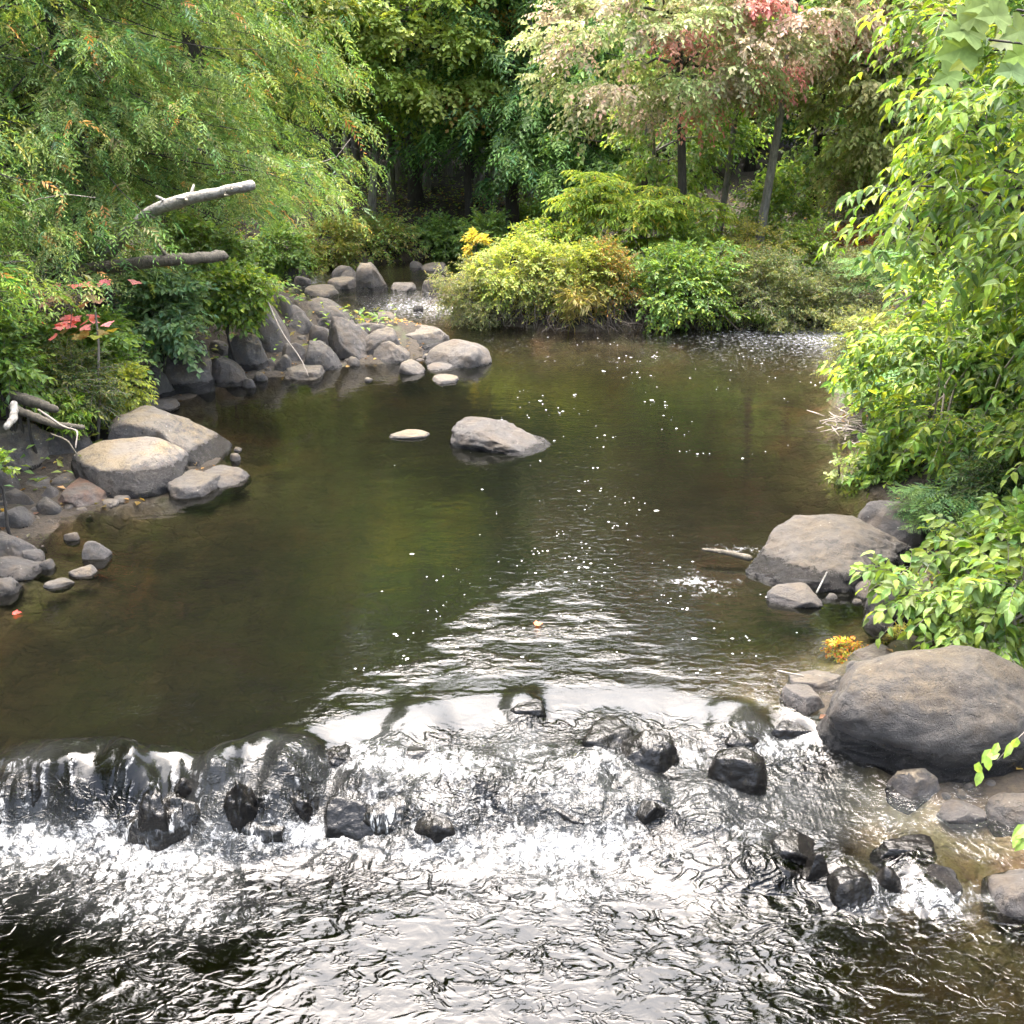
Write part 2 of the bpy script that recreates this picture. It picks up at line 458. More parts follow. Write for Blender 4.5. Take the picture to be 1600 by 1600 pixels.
_Pm = np.c_[np.ones(len(CP)), CP[:, :2]]
_S = np.linalg.solve(np.block([[_K, _Pm], [_Pm.T, np.zeros((3, 3))]]), np.r_[CP[:, 2], 0, 0, 0])
LIPW = np.array([ground(u, v)[:2] for u, v in LIP])
def zwater(x, y):
    """level of the water surface without waves"""
    x = np.asarray(x, float); y = np.asarray(y, float)
    shp = x.shape; xr, yr = x.ravel(), y.ravel()
    xc = np.clip(xr, -3.4, 3.0); yc = np.clip(yr, 3.0, 5.6)
    o = np.full(xr.shape, _S[-3]) + _S[-2]*xc + _S[-1]*yc
    for w, (px, py, _) in zip(_S[:-3], CP):
        o += w*_tps((xc-px)**2 + (yc-py)**2)
    lipy = np.interp(xr, LIPW[:, 0], LIPW[:, 1])
    pool = sstep(-.02, .30, yr-lipy)
    o = np.clip(o, -.26, 0)*(1-pool)
    o = np.where(yr < 3.2, o*(sstep(2.4, 3.2, yr)) + -.255*(1-sstep(2.4, 3.2, yr)), o)
    return o.reshape(shp)
def wpoint(u, v, dz=0.0):
    z = 0.0
    for _ in range(25):
        p = ground(u, v, z+dz)
        z = .6*z + .4*float(zwater(p[0], p[1]))
    return p

# ------------------------------------------------------------------ ground sheet
def axis(dense, lo, hi, far_lo, far_hi, n=26):
    a = np.arange(lo, hi+1e-6, dense)
    g = np.geomspace(dense, 1.0, n)
    up = hi + np.cumsum(np.geomspace(dense, (far_hi-hi)/6.0, n)); up = hi + (up-hi)*(far_hi-hi)/(up[-1]-hi)
    dn = lo - np.cumsum(np.geomspace(dense, (lo-far_lo)/6.0, n)); dn = lo + (dn-lo)*(far_lo-lo)/(dn[-1]-lo)
    return np.concatenate([dn[::-1], a, up])
def grid_faces(nx, ny):
    i = np.arange(nx-1)[None, :] + np.arange(ny-1)[:, None]*nx
    return np.stack([i, i+1, i+1+nx, i+nx], -1).reshape(-1, 4)

def ground_z(x, y):
    s = sdist(x, y)
    zw = zwater(x, y)
    n1 = fbm2(x*.7, y*.7, 4, 5); n2 = fbm2(x*3.1, y*3.1, 4, 9)
    cut = sstep(14.0, 14.8, y)*sstep(19.5, 18.5, y)*sstep(-1.5, -.4, x)                    # steep undercut edge of the wooded point
    rocky = sstep(-1.2, -2.2, x)*sstep(20, 18, y)+sstep(1.2, 1.6, x)*sstep(7, 6, y)
    land = (1-.82*np.clip(rocky, 0, 1)*sstep(2.0, .7, s))*((.55-.33*cut)*(1-np.exp(-np.maximum(s, 0)*(1.1+6*cut))) + .10*np.maximum(s, 0)/(1+.05*np.maximum(s, 0))) + .10*n1*sstep(.2, 1.5, s) + .035*n2
    land = land + np.maximum(0, y-25)*.10*sstep(25, 40, y) + np.maximum(0, np.abs(x)-9)*.07
    bed = -.10 - .34*(1-np.exp(-np.maximum(-s, 0)*.9)) + .06*n1 + .05*n2
    bed = bed + .12*np.exp(-((x-2.35)**2/.55+(y-3.55)**2/.45))          # gravel shoal at the lower right
    return np.where(s > 0, zw-.02+land, zw+np.minimum(bed, -.05)), s
gx = axis(.09, -8, 8, -160, 160); gy = axis(.09, 2.0, 24, -90, 220)
GX, GY = np.meshgrid(gx, gy)
GZ, GS = ground_z(GX, GY)
me = mesh_tris('ground', np.stack([GX, GY, GZ], -1).reshape(-1, 3), grid_faces(len(gx), len(gy)), smooth=True,
               attrs={'bed': sstep(.06, -.10, GS).ravel()})
tag(link('ground', me, M_GROUND), kind='structure')
def land_z(x, y):
    x = min(max(x, gx[0]), gx[-2]); y = min(max(y, gy[0]), gy[-2])
    i = max(0, min(len(gx)-2, int(np.searchsorted(gx, x))-1)); j = max(0, min(len(gy)-2, int(np.searchsorted(gy, y))-1))
    a, b = (x-gx[i])/(gx[i+1]-gx[i]), (y-gy[j])/(gy[j+1]-gy[j])
    return float((GZ[j, i]*(1-a)+GZ[j, i+1]*a)*(1-b) + (GZ[j+1, i]*(1-a)+GZ[j+1, i+1]*a)*b)
def gpoint(u, v, dz=0.0):
    """where the line of sight through a photo pixel meets ground or water"""
    d = ray(u, v); o = np.array([0, 0, CAM_H])
    for t in np.arange(2.5, 60, .03):
        q = o+d*t
        if q[2] <= max(land_z(q[0], q[1]), float(zwater(q[0], q[1])) if q[1] < 6 else 0.0 if q[1] < 24 else -9)+dz: break
    return q

# ------------------------------------------------------------------ the river
# water humped over sunken boulders: photo pixel, half width (m), rise (m), elongation down stream
HUMPS = [(250, 1225, .17, .07), (400, 1255, .27, .11), (150, 1240, .25, .10), (40, 1235, .20, .07), (310, 1250, .12, .05), (560, 1262, .15, .10),
         (655, 1165, .20, .03), (820, 1112, .12, .035), (690, 1265, .22, .08), (800, 1235, .20, .06),
         (900, 1255, .25, .08), (1150, 1140, .15, .04), (1010, 1252, .13, .06), (1200, 1350, .13, .05), (1330, 1385, .16, .06), (1455, 1372, .16, .05),
         (90, 1215, .12, .06), (190, 1228, .11, .07), (345, 1228, .12, .06), (470, 1222, .14, .07), (30, 1262, .12, .06), (120, 1275, .13, .06), (215, 1282, .12, .06), (330, 1290, .13, .06), (445, 1282, .13, .06),  (1100, 1270, .16, .04), (960, 1190, .16, .04), (750, 1225, .16, .05), (600, 1225, .15, .05)]
# white water: photo pixel, spread across, spread along, strength
FOAM = [(60, 1322, 110, 26, 1.0), (230, 1338, 100, 30, .95), (150, 1300, 60, 18, .9), (240, 1405, 95, 32, .62), (470, 1306, 85, 20, 1.05), (560, 1322, 60, 16, .6),
        (600, 1192, 60, 16, .85), (690, 1198, 80, 20, .95), (800, 1188, 55, 20, .45), (640, 1238, 90, 26, .42), (700, 1322, 100, 26, .8), (880, 1328, 95, 26, 1.1),
        (960, 1306, 45, 20, .95), (900, 1392, 60, 16, .62), (930, 1195, 50, 18, .75), (860, 1222, 90, 34, .42), (1090, 1180, 36, 16, .7), (1210, 1165, 50, 18, .7),
        (1440, 1404, 62, 16, .95), (1405, 1385, 16, 16, .9), (1150, 1298, 60, 8, .55), (290, 1440, 60, 9, .6), (1420, 1280, 40, 12, .35), (1120, 1240, 40, 14, .3), (780, 1260, 120, 30, .32),
        (1000, 1250, 50, 20, .3), (20, 1190, 26, 10, .4), (720, 1410, 90, 10, .25), (340, 1305, 40, 16, .6),
        (600, 462, 60, 7, 1.0), (655, 473, 60, 7, 1.2), (690, 483, 36, 7, 1.0), (640, 502, 60, 5, .75), (545, 455, 40, 5, .7), (480, 445, 30, 5, .7), (1215, 531, 130, 13, 1.5), (1290, 524, 60, 13, 1.6), (1275, 551, 50, 10, 1.2),
        (1110, 524, 80, 6, 1.1), (930, 532, 120, 5, .62), (830, 530, 60, 4, .6), (960, 548, 120, 6, .48), (1000, 572, 100, 8, .40), (1150, 860, 34, 5, .55), (1085, 908, 40, 8, .75), (1110, 922, 40, 5, .5),
        (845, 912, 24, 4, .6)]
nearx = np.arange(-3.9, 3.6, .0115)
wx = np.concatenate([-np.geomspace(60, 3.95, 40), nearx, np.geomspace(3.65, 60, 40)])
ny1 = np.arange(2.7, 5.75, .0105)
wy = np.concatenate([np.linspace(-60, 2.65, 40), ny1, 5.75+np.cumsum(np.geomspace(.0105, .12, 130)), [14.5, 16, 18, 20, 22, 26, 32, 45]])
wy = np.unique(np.round(wy, 5)); 
top = wy[wy > 5.75]
X, Y = np.meshgrid(wx, wy)
Z = zwater(X, Y)
lipy = np.interp(X, LIPW[:, 0], LIPW[:, 1])
below = sstep(.18, -.10, Y-lipy)                        # 0 in the pool, 1 below the lip
for u, v, rad, hgt in HUMPS:
    p = wpoint(u, v)
    dx, dy = (X-p[0])/rad, (Y-p[1])/(rad*1.25)
    wob = 1+.25*pn2(X*5+u, Y*5+v, 3)
    r2 = (dx*dx + np.where(dy < 0, dy*dy*1.9, dy*dy*.55))*wob
    Z += hgt*np.exp(-r2**2*1.1)*np.where(Y-lipy > .1, .3, 1)
U, V = project(X, Y, Z)
FO = np.zeros_like(X)
wU = U + 26*fbm2(X*5, Y*5, 3, 71); wV = V + 16*fbm2(X*5, Y*5, 3, 72)*sstep(700, 1100, V)
for u, v, su, sv, k in FOAM:
    FO = np.maximum(FO, k*np.exp(-.5*(((wU-u)/su)**2 + ((wV-v)/sv)**2)))
rap = below*sstep(1480, 1250, V)
rap = np.where(Y < 2.6, 0, rap)
# speed map: broken water under the weir, easing downstream, wavelets in the wedge above the lip and in the far riffles
CH = below*(.30 + .70*sstep(1480, 1330, V)) + .2*below*sstep(900, 200, np.abs(U-900))
CH *= .62+.38*sstep(-.25, .35, fbm2(X*1.3, Y*1.3, 2, 31))
wedge = sstep(.0, .12, (V-905)/190.)*sstep(0, .35, 1.12 - np.abs(U-(850-(V-905)*.10))/(40+1.5*np.maximum(V-905, 0)))*(1-below)
wedge2 = np.exp(-.5*(((U-1230)/80)**2 + ((V-1080)/26)**2))
far1 = np.exp(-.5*(((V-535)/22)**2))*sstep(700, 780, U); far2 = sstep(520, 500, V)*sstep(430, 450, V)
pat = sstep(-.25, .45, fbm2(X*2.2, Y*5, 3, 77))
RIP = np.clip(wedge*.6*pat + wedge2*.7 + far1*.6 + far2*.6 + .12*np.exp(-.5*((U-930)/130.)**2)*sstep(560, 620, V), 0, 1)*(1-below)
AER = np.clip(rap*(.12+.25*fbm2(X*2.2, Y*2.2, 3, 41)) + .30*FO, 0, 1)*below
# wave geometry
wxp = X + .10*fbm2(X*2.6, Y*2.6, 3, 51); wyp = Y + .10*fbm2(X*2.6, Y*2.6, 3, 52)
r1 = 1-np.abs(pn2(wxp*5.2, wyp*7.0, 61)); r2 = 1-np.abs(pn2(wxp*11.0+3, wyp*13.5, 62)); r3 = 1-np.abs(pn2(wxp*23.0, wyp*25.0, 63))
big = fbm2(wxp*2.6, wyp*3.2, 2, 64)
chop_h = .014*big + .006*(r1**2-.45) + .0045*(r2**2-.45) + .002*(r3**2-.45)*sstep(1400, 1250, V)
flute = pn2(wxp*26, wyp*5.0, 66)*.006 + pn2(wxp*48, wyp*9.0, 67)*.003          # threads combed down the chutes
slope = np.abs(np.gradient(Z, axis=0)/np.maximum(np.gradient(Y, axis=0), 1e-3))
steep = sstep(.25, .9, slope)*below
nearm = sstep(2.6, 2.9, Y)*sstep(14, 12, Y)
boil = fbm2(X*16, Y*16, 4, 81)*.020 + (1-np.abs(pn2(X*9, Y*9, 82)))*.022
strk = sstep(.02, .55, pn2(wxp*24, wyp*3.2, 68)+.6*pn2(wxp*52, wyp*7, 69))
FO = np.maximum(FO, steep*strk*.80*sstep(-.5, .2, pn2(X*3, Y*3, 70)+.15))
smooth_lip = 1 - .85*sstep(-.30, -.02, Y-lipy)*sstep(.3, .1, Y-lipy)
Z += nearm*(chop_h*CH*below*smooth_lip*(1-.4*steep) + flute*steep*1.4 + boil*np.clip(FO, 0, 1)*below)
Z += nearm*.004*RIP*(1-below)*pn2(X*7, Y*17, 91) + .0015*pn2(X*1.2, Y*2.4, 92)*(1-below)
calmlip = 1-.92*sstep(-.34, -.12, Y-lipy)
CH = CH*calmlip
THR = calmlip*np.clip(steep + .45*rap*sstep(1420, 1300, V), 0, 1)*below
gi = np.clip(np.searchsorted(gx, wx), 1, len(gx)-1); gj = np.clip(np.searchsorted(gy, wy), 1, len(gy)-1)
DEP = np.clip((Z-GZ[gj][:, gi])/.34, .05, 1.6)
DEP = np.maximum(DEP, 1.5*below*sstep(1400, 1250, U))
me = mesh_tris('water', np.stack([X, Y, Z], -1).reshape(-1, 3), grid_faces(len(wx), len(wy)), smooth=True,
               attrs={'foam': FO.ravel(), 'chop': (CH*below).ravel(), 'aer': AER.ravel(), 'rip': RIP.ravel(), 'dep': DEP.ravel(), 'thr': THR.ravel()})
tag(link('water', me, M_WATER), kind='structure')
print('water verts', len(me.vertices))
# ------------------------------------------------------------------ rocks
import bmesh
_ico = {}
def ico(sub):
    if sub not in _ico:
        bm = bmesh.new(); bmesh.ops.create_icosphere(bm, subdivisions=sub, radius=1.0)
        v = np.array([p.co[:] for p in bm.verts]); f = np.array([[q.index for q in p.verts] for p in bm.faces]); bm.free()
        _ico[sub] = (v, f)
    return _ico[sub]

def rock_shape(seed, sub, p=2.6, cuts=5, cutmin=.62, rough=.10, peak=0.0, taper=0.0, flat=0.0, peaky=0.0):
    rg = np.random.default_rng(seed)
    n, f = ico(sub)
    r = (np.abs(n)**p).sum(1)**(-1/p)
    P = n*r[:, None]
    P = P*(1+.16*fbm3(n*.9+rg.uniform(-9, 9, 3), 2, seed))[:, None]
    for i in range(cuts):
        m = rg.normal(size=3); m[2] = abs(m[2])*.8+.05; m /= np.linalg.norm(m)
        o = rg.uniform(cutmin, .95)
        d = P@m
        ex = np.maximum(d-o, 0)
        P = P - m*(ex*.86)[:, None]
    if flat:
        ex = np.maximum(P[:, 2]-(1-flat), 0); P[:, 2] -= ex*.85
    if taper: P[:, 2] = np.where(P[:, 2] > 0, P[:, 2]*(1-taper*P[:, 0]), P[:, 2])
    if peak: P[:, 0] += peak*np.maximum(P[:, 2], 0)
    if peaky: P[:, 1] += peaky*np.maximum(P[:, 2], 0)
    q = P*1.0+rg.uniform(-20, 20, 3)
    dsp = rough*(.60*fbm3(q*2.0, 3, seed+3) + .55*(.3-np.abs(fbm3(q*2.6, 3, seed+5))) + .22*fbm3(q*8, 4, seed+7))
    P = P + n*dsp[:, None]
    P[:, 0] -= (P[:, 0].max()+P[:, 0].min())/2
    P[:, 0] /= P[:, 0].max(); P[:, 1] -= (P[:, 1].max()+P[:, 1].min())/2; P[:, 1] /= P[:, 1].max(); P[:, 2] /= P[:, 2].max()
    P[:, 2] = np.where(P[:, 2] < 0, P[:, 2]*.9, P[:, 2])
    return P, f

def rock(bb, label, name='boulder', cat='boulder', group=None, zb=None, dr=.42, lift=0.0, tan=.4, wet=.04, rust=0.0, rot=0.0, seed=None, sub=None, mat=None, tone=1.0, **kw):
    u0, v0, u1, v1 = bb
    uc = (u0+u1)/2
    seed = seed if seed is not None else int(u0*7+v0*13) % 9973
    p = wpoint(uc, v1) if zb is None else gpoint(uc, v1)
    dep = depth_of(p)
    W = (u1-u0)*dep/FOC; E = (v1-v0)*dep/FOC
    dlt = math.atan2(CAM_H-p[2], p[1]); s, c = math.sin(dlt), math.cos(dlt)
    dd = (dr+.55*kw.get('flat', 0.0))*W
    dd = min(dd, E/(2*s)*.85)
    h = math.sqrt(max(E*E-2*E*dd*s, 1e-6))/c
    if mat is M_FILM: h *= .6
    wpx = u1-u0
    sub = sub or (6 if wpx > 240 else 5 if wpx > 60 else 4 if wpx > 26 else 3)
    P, f = rock_shape(seed, sub, **kw)
    g = (dep+dd*cP)/dep; W *= g; h *= g
    S = P*np.array([W/2, dd, h/(1+lift)])
    S[:, 2] += lift*h/(1+lift)
    if rot:
        ca, sa = math.cos(rot), math.sin(rot); x, y = S[:, 0].copy(), S[:, 1].copy()
        S[:, 0], S[:, 1] = x*ca-y*sa, x*sa+y*ca
        k = (W/2)/max(abs(S[:, 0].max()), abs(S[:, 0].min())); S[:, 0] *= k
    me = mesh_tris(name, S, f, smooth=True)
    o = link(name, me, mat or M_ROCK, loc=(p[0]*(1+dd/max(p[1], 1)), p[1]+dd*.92, p[2]-(.005 if zb is None else .03)))
    o.color = (tan, wet, rust, tone)
    return tag(o, label, cat, group)

def stone(bb, label, **kw):
    kw.setdefault('name', 'river_stone'); kw.setdefault('cat', 'stone')
    return rock(bb, label, **kw)
BIG = {}
# --- left bank, nearest group
BIG['L1'] = rock((119, 682, 301, 776), 'rounded boulder with tan lichened crown at the left waterline, front of its pair', tan=1.7, tone=1.75, wet=.22, p=2.5, cuts=4, cutmin=.7, peak=-.12, rough=.07, seed=3, lift=.15)
rock((185, 631, 364, 728), 'broad tan boulder with a sloping face right behind the rounded one, left bank', tan=1.4, tone=1.5, wet=.15, p=2.9, cuts=6, cutmin=.6, peak=-.30, rough=.08, seed=8, lift=.1)
rock((136, 612, 204, 655), 'pale blocky boulder with a cracked top above the left bank pair', zb=.30, tan=1.5, tone=1.4, wet=-.5, p=4.2, cuts=6, cutmin=.62, seed=21)
rock((134, 640, 200, 690), 'grey lichen spotted block under the cracked pale one', zb=.16, tan=.8, wet=-.5, p=3.6, cuts=5, seed=22)
rock((-40, 650, 112, 742), 'pale speckled boulder with a long ridge at the left edge of the photo', zb=.10, tan=1.6, tone=1.6, wet=.07, p=2.5, cuts=6, cutmin=.55, peak=-.2, seed=31)
rock((70, 664, 150, 716), 'shadowed brown boulder under driftwood between two pale ones', zb=.12, tan=.25, wet=-.5, p=3, seed=33)
stone((30, 738, 90, 768), 'smooth blue grey slab below the ridged left boulder', tan=.1, wet=.0, flat=.25, seed=41, zb=.03)
stone((82, 735, 124, 760), 'pale grey slab touching the foot of the tan crowned boulder', tan=.3, wet=.0, flat=.3, seed=42, zb=.04)
stone((-18, 728, 32, 774), 'dark lumpy stone cut by the left edge above a shelf of rocks', tan=.2, wet=.02, seed=43, zb=.05)
stone((8, 758, 60, 792), 'pitted grey stone with white chips by the left edge', tan=.4, wet=.0, seed=44, p=3.2, zb=.02)
stone((92, 746, 180, 792), 'rust red flat rock half in water beside the tan crowned boulder', tan=.15, wet=.0, rust=1.0, flat=.35, seed=45, p=3.2)
stone((66, 755, 98, 780), 'small round grey stone against the rust red rock', tan=.15, wet=.0, seed=46, zb=.02)
stone((56, 776, 100, 806), 'angular grey stone at the water below the rust red rock', tan=.3, wet=.02, seed=47, p=3.3)
stone((-16, 785, 66, 832), 'long smooth grey boulder lying at the left edge under the pitted stone', tan=.2, wet=.03, seed=48)
stone((-14, 827, 64, 876), 'layered grey rock with a split top at the left edge', tan=.3, wet=.03, seed=49, p=3.3, cuts=7)
stone((34, 856, 76, 884), 'small dark oval stone by the layered rock', tan=.05, wet=.04, seed=50)
stone((-14, 868, 70, 908), 'low dark boulder tapering to the right at the left edge', tan=.15, wet=.04, seed=51, taper=.3)
stone((-30, 895, 36, 934), 'rounded grey boulder lowest of the left edge rocks', tan=.2, wet=.05, seed=52)
WST = 'pale stones awash by the left bank'
stone((101, 829, 127, 845), 'small pale pointed stone awash above a wider one near the left bank', tan=.9, wet=-.1, seed=53, group=WST)
stone((130, 842, 176, 875), 'pale grey notched stone standing in the shallows left of the pool', tan=.7, wet=-.1, seed=54, group=WST)
stone((112, 880, 157, 901), 'jagged white stone in the shallows below the notched grey one', tan=1, wet=-.1, seed=55, p=3.2, cuts=8, group=WST)
stone((71, 903, 116, 920), 'flat grey stone lowest of those awash off the left bank', tan=.7, wet=-.1, seed=56, flat=.4, group=WST)
stone((62, 871, 88, 890), 'small white stone touching the dark oval one', tan=1, wet=-.1, seed=57, p=3)
stone((160, 779, 187, 791), 'flat white chip of stone at the foot of the rust red rock', tan=1, wet=-.1, seed=58, flat=.4)
stone((180, 772, 204, 784), 'flat pale chip of stone at the foot of the tan crowned boulder', tan=1, wet=-.1, seed=59, flat=.4)
stone((313, 728, 394, 761), 'dark flat slab jutting into the pool beside the left boulder pair', tan=.4, wet=.01, seed=60, flat=.45, p=3, rot=-.25)
stone((268, 732, 352, 778), 'barely sunken pale slab between the tan crowned boulder and the dark slab', tan=.6, wet=-.01, seed=61, flat=.5, p=3.2)
stone((359, 707, 376, 721), 'white stone in the water right of the left boulder pair', tan=1, wet=-.1, seed=62)
stone((366, 697, 378, 705), 'tiny white stone off the tip of the broad tan boulder', tan=1, wet=-.1, seed=63)
for i, (bb, zb) in enumerate([((0, 776, 14, 792), .02), ((44, 786, 60, 800), .01), ((100, 783, 118, 798), 0), ((118, 788, 138, 800), 0), ((70, 806, 84, 818), 0), ((48, 800, 66, 812), .0), ((62, 846, 72, 856), 0), ((20, 846, 40, 862), .05),
                              ((104, 716, 122, 730), .0), ((150, 786, 160, 793), .0), ((134, 800, 146, 808), .0), ((84, 818, 96, 826), .0), ((6, 744, 24, 758), .0), ((60, 742, 74, 752), .0), ((112, 752, 124, 762), .0), ((28, 796, 44, 806), .0), ((66, 880, 78, 888), .0), ((86, 736, 102, 748), .05), ((20, 754, 36, 764), .06)]):
    stone(bb, 'small grey stone wedged among the rocks at the left edge', group='small wedged stones at the left edge', tan=.5, wet=.0, seed=300+i, zb=zb)
# --- left bank, middle group
rock((229, 566, 275, 624), 'dark rounded boulder leaning on the tall tan one of the left bank', tan=.2, wet=.1, seed=70, zb=.02)
rock((250, 533, 340, 618), 'tall tan boulder with a peaked top standing at the left waterline', tan=1.4, tone=1.3, wet=.16, seed=71, p=2.6, cuts=6, cutmin=.55, peak=.25, lift=.1)
rock((329, 556, 392, 604), 'grey boulder sloping right into the water beside the tall tan one', tan=.6, wet=.07, seed=72, taper=.35)
stone((378, 590, 402, 606), 'small pale wedge of stone at the tip of the sloping grey boulder', tan=1, wet=-.1, seed=73)
rock((360, 523, 424, 584), 'tan topped square boulder with a dark wet foot on the left bank', tan=1.4, tone=1.3, wet=.12, seed=74, p=3.4, cuts=6)
rock((321, 529, 362, 558), 'brown round boulder behind the gap of the tall tan and square ones', tan=.4, wet=-.5, seed=75, zb=.22)
stone((398, 580, 419, 595), 'small white stone off the foot of the square boulder', tan=1, wet=-.1, seed=76)
stone((222, 594, 250, 628), 'dark upright stone left of the leaning boulder', tan=.1, wet=-.5, seed=77, zb=.06)
stone((194, 612, 234, 636), 'grey stone behind the broad tan boulder', tan=.3, wet=-.5, seed=78, zb=.10)
stone((228, 622, 282, 642), 'low flat grey stone at the water behind the broad tan boulder', tan=.2, wet=0, seed=79, flat=.4)
rock((385, 464, 458, 552), 'large smooth pinkish tan boulder sloping up into the left shrubs', tan=1.2, tone=1.4, wet=-.5, seed=80, zb=.12, p=2.3, cuts=3, cutmin=.7, peak=-.3, rough=.05)
# --- left bank, far group
rock((474, 461, 562, 504), 'long grey boulder tapering right at the back of the left bank heap', tan=.5, wet=.06, seed=81, taper=.35, zb=.05)
rock((425, 457, 459, 496), 'upright dark slab at the top left of the bank heap', tan=.2, wet=-.5, seed=82, p=3.2, zb=.2)
rock((437, 473, 482, 503), 'dark grey boulder next to the upright slab', tan=.3, wet=-.5, seed=83, zb=.14)
rock((451, 483, 498, 523), 'half shaded boulder behind bare twigs in the bank heap', tan=.35, wet=-.5, seed=84, zb=.12)
stone((487, 493, 522, 513), 'low flat stone below the long grey boulder', tan=.3, wet=-.5, seed=85, zb=.08)
rock((482, 502, 532, 545), 'dark rounded boulder at the centre of the bank heap', tan=.2, wet=.05, seed=86, zb=.10)
rock((509, 494, 544, 526), 'narrow boulder behind the largest brown grey one of the heap', tan=.4, wet=-.5, seed=87, zb=.12)
rock((513, 494, 589, 566), 'largest brown grey boulder of the heap, its flank sliding into the pool', tan=.55, wet=.06, seed=88, p=2.6, peak=-.25, cutmin=.58)
rock((543, 499, 616, 526), 'long low boulder at the back of the heap', tan=.55, wet=-.5, seed=89, zb=.10, dr=.3)
rock((565, 508, 632, 556), 'boulder with a scarred white top beside the largest of the heap', tan=.75, wet=.05, seed=90, zb=.05, cuts=7)
rock((579, 532, 643, 568), 'pale smooth boulder at the water edge in front of the scarred one', tan=.7, wet=.04, seed=91)
stone((574, 488, 624, 515), 'flat wedge of rock upstream of the heap', tan=.6, wet=.01, seed=92, flat=.3)
rock((627, 507, 698, 536), 'flat topped slab of rock lying on a dark one at the heap tip', tan=.75, wet=.0, seed=93, p=5, cuts=3, flat=.3, zb=.17)
rock((625, 522, 696, 550), 'dark wet slab under the flat topped one', tan=.05, wet=.6, seed=94, p=5, cuts=3, flat=.2, zb=.06)
stone((630, 538, 690, 556), 'low black slab at water level under the two stacked slabs', tan=0, wet=.6, seed=95, p=4, flat=.3)
stone((686, 520, 706, 547), 'small pale block leaning on the stacked slabs', tan=.6, wet=.02, seed=96, p=3.5)
rock((664, 531, 769, 575), 'smooth rounded grey boulder alone in the water off the heap tip', tan=.4, wet=.03, seed=97, p=2.3, cuts=3, cutmin=.75, rough=.05)
stone((624, 562, 666, 585), 'low stone with a white top in front of the stacked slabs', tan=.8, wet=.015, seed=98, flat=.3)
stone((667, 564, 711, 579), 'sunken dark stone at the foot of the smooth rounded boulder', tan=.3, wet=.02, seed=99, flat=.3)
stone((675, 584, 717, 600), 'flat white stone awash below the smooth rounded boulder', tan=1, wet=-.1, seed=100, flat=.5)
rock((471, 530, 538, 580), 'pale boulder with a straight sloping face at the left waterline of the heap', tan=.65, wet=.05, seed=101, p=2.8, peak=-.3)
rock((439, 532, 480, 566), 'grey boulder behind hanging twigs at the near end of the heap', tan=.5, wet=-.5, seed=102, zb=.06)
stone((439, 567, 508, 594), 'low light grey rock in the water at the near end of the heap', tan=.7, wet=.0, seed=103, flat=.3)
stone((428, 554, 457, 582), 'pale cracked stone left of the low light grey rock', tan=.8, wet=.0, seed=104, p=3.2)
stone((543, 557, 563, 572), 'white pebble of a stone at the foot of the largest heap boulder', tan=1, wet=-.1, seed=105)
stone((473, 525, 514, 545), 'brown flat stone under the dark rounded heap boulder', tan=.3, wet=-.5, seed=106, zb=.06)
stone((570, 589, 583, 596), 'tiny white stone afloat alone left of the flat white one', tan=1, wet=-.1, seed=107, flat=.4)
stone((659, 552, 672, 560), 'white stone between the stacked slabs and the smooth boulder', tan=1, wet=-.1, seed=108, flat=.3)
stone((608, 671, 673, 686), 'flat white stone barely breaking the pool left of the long central rock', tan=1, wet=-.1, seed=109, flat=.55, cuts=2)
rock((700, 650, 864, 708), 'long grey rock in mid pool, humped left and tapering to the right', tan=.15, wet=.05, tone=.8, seed=110, taper=.8, dr=.38, p=2.2, cuts=4, rot=-.30, rough=.14)
for i, bb in enumerate([(505, 545, 522, 556), (462, 520, 480, 532), (536, 556, 552, 566), (610, 558, 626, 568), (420, 500, 440, 514), (560, 540, 574, 552), (500, 520, 514, 530), (408, 556, 430, 574), (596, 515, 612, 524), (620, 540, 634, 552), (650, 556, 664, 564), (470, 560, 484, 570), (530, 540, 544, 550), (590, 500, 606, 510), (444, 500, 460, 512), (498, 556, 510, 564), (560, 560, 572, 568), (350, 560, 364, 572), (282, 600, 300, 614), (412, 570, 424, 580)]):
    stone(bb, 'small stone filling a gap in the left bank heap', group='small stones in the gaps of the bank heap', tan=.5, wet=.0, seed=330+i, zb=.05 if i % 2 else .0)
# --- upstream
rock((556, 411, 608, 457), 'large squarish boulder with a tan top beside the upstream white water', tan=.9, wet=.10, seed=120, p=3.6, cuts=5, lift=.1)
rock((421, 398, 490, 426), 'dark broad boulder under the bushes of the far left bank', tan=.25, wet=-.5, seed=121, zb=.12)
rock((444, 415, 484, 437), 'smooth mid grey boulder below the dark broad one upstream', tan=.4, wet=.03, seed=122, zb=.03)
rock((519, 412, 557, 435), 'grey boulder behind the squarish upstream one', tan=.4, wet=.03, seed=123, zb=.04)
stone((533, 421, 560, 437), 'low boulder tucked left of the squarish upstream one', tan=.5, wet=.0, seed=124)
rock((512, 433, 560, 452), 'pale flat boulder at the foot of the squarish upstream one', tan=.7, wet=.01, seed=125, flat=.2)
stone((476, 446, 531, 465), 'flat shelf of rock beside the upstream riffle', tan=.6, wet=.01, seed=126, flat=.45)
stone((610, 441, 652, 455), 'jagged flat rock right of the squarish upstream boulder', tan=.6, wet=.02, seed=127, flat=.3)
stone((659, 408, 706, 424), 'long pale rock on the farthest bank', tan=.6, wet=.0, seed=128, flat=.3, zb=.05)
stone((640, 405, 662, 419), 'small dark rock beside the long pale one on the farthest bank', tan=.3, wet=.0, seed=129, zb=.05)
stone((460, 430, 486, 447), 'dark stone left of the upstream shelf', tan=.2, wet=.03, seed=130)
stone((407, 410, 440, 432), 'grey stone at the left end of the far rocks', tan=.4, wet=-.5, seed=131, zb=.06)
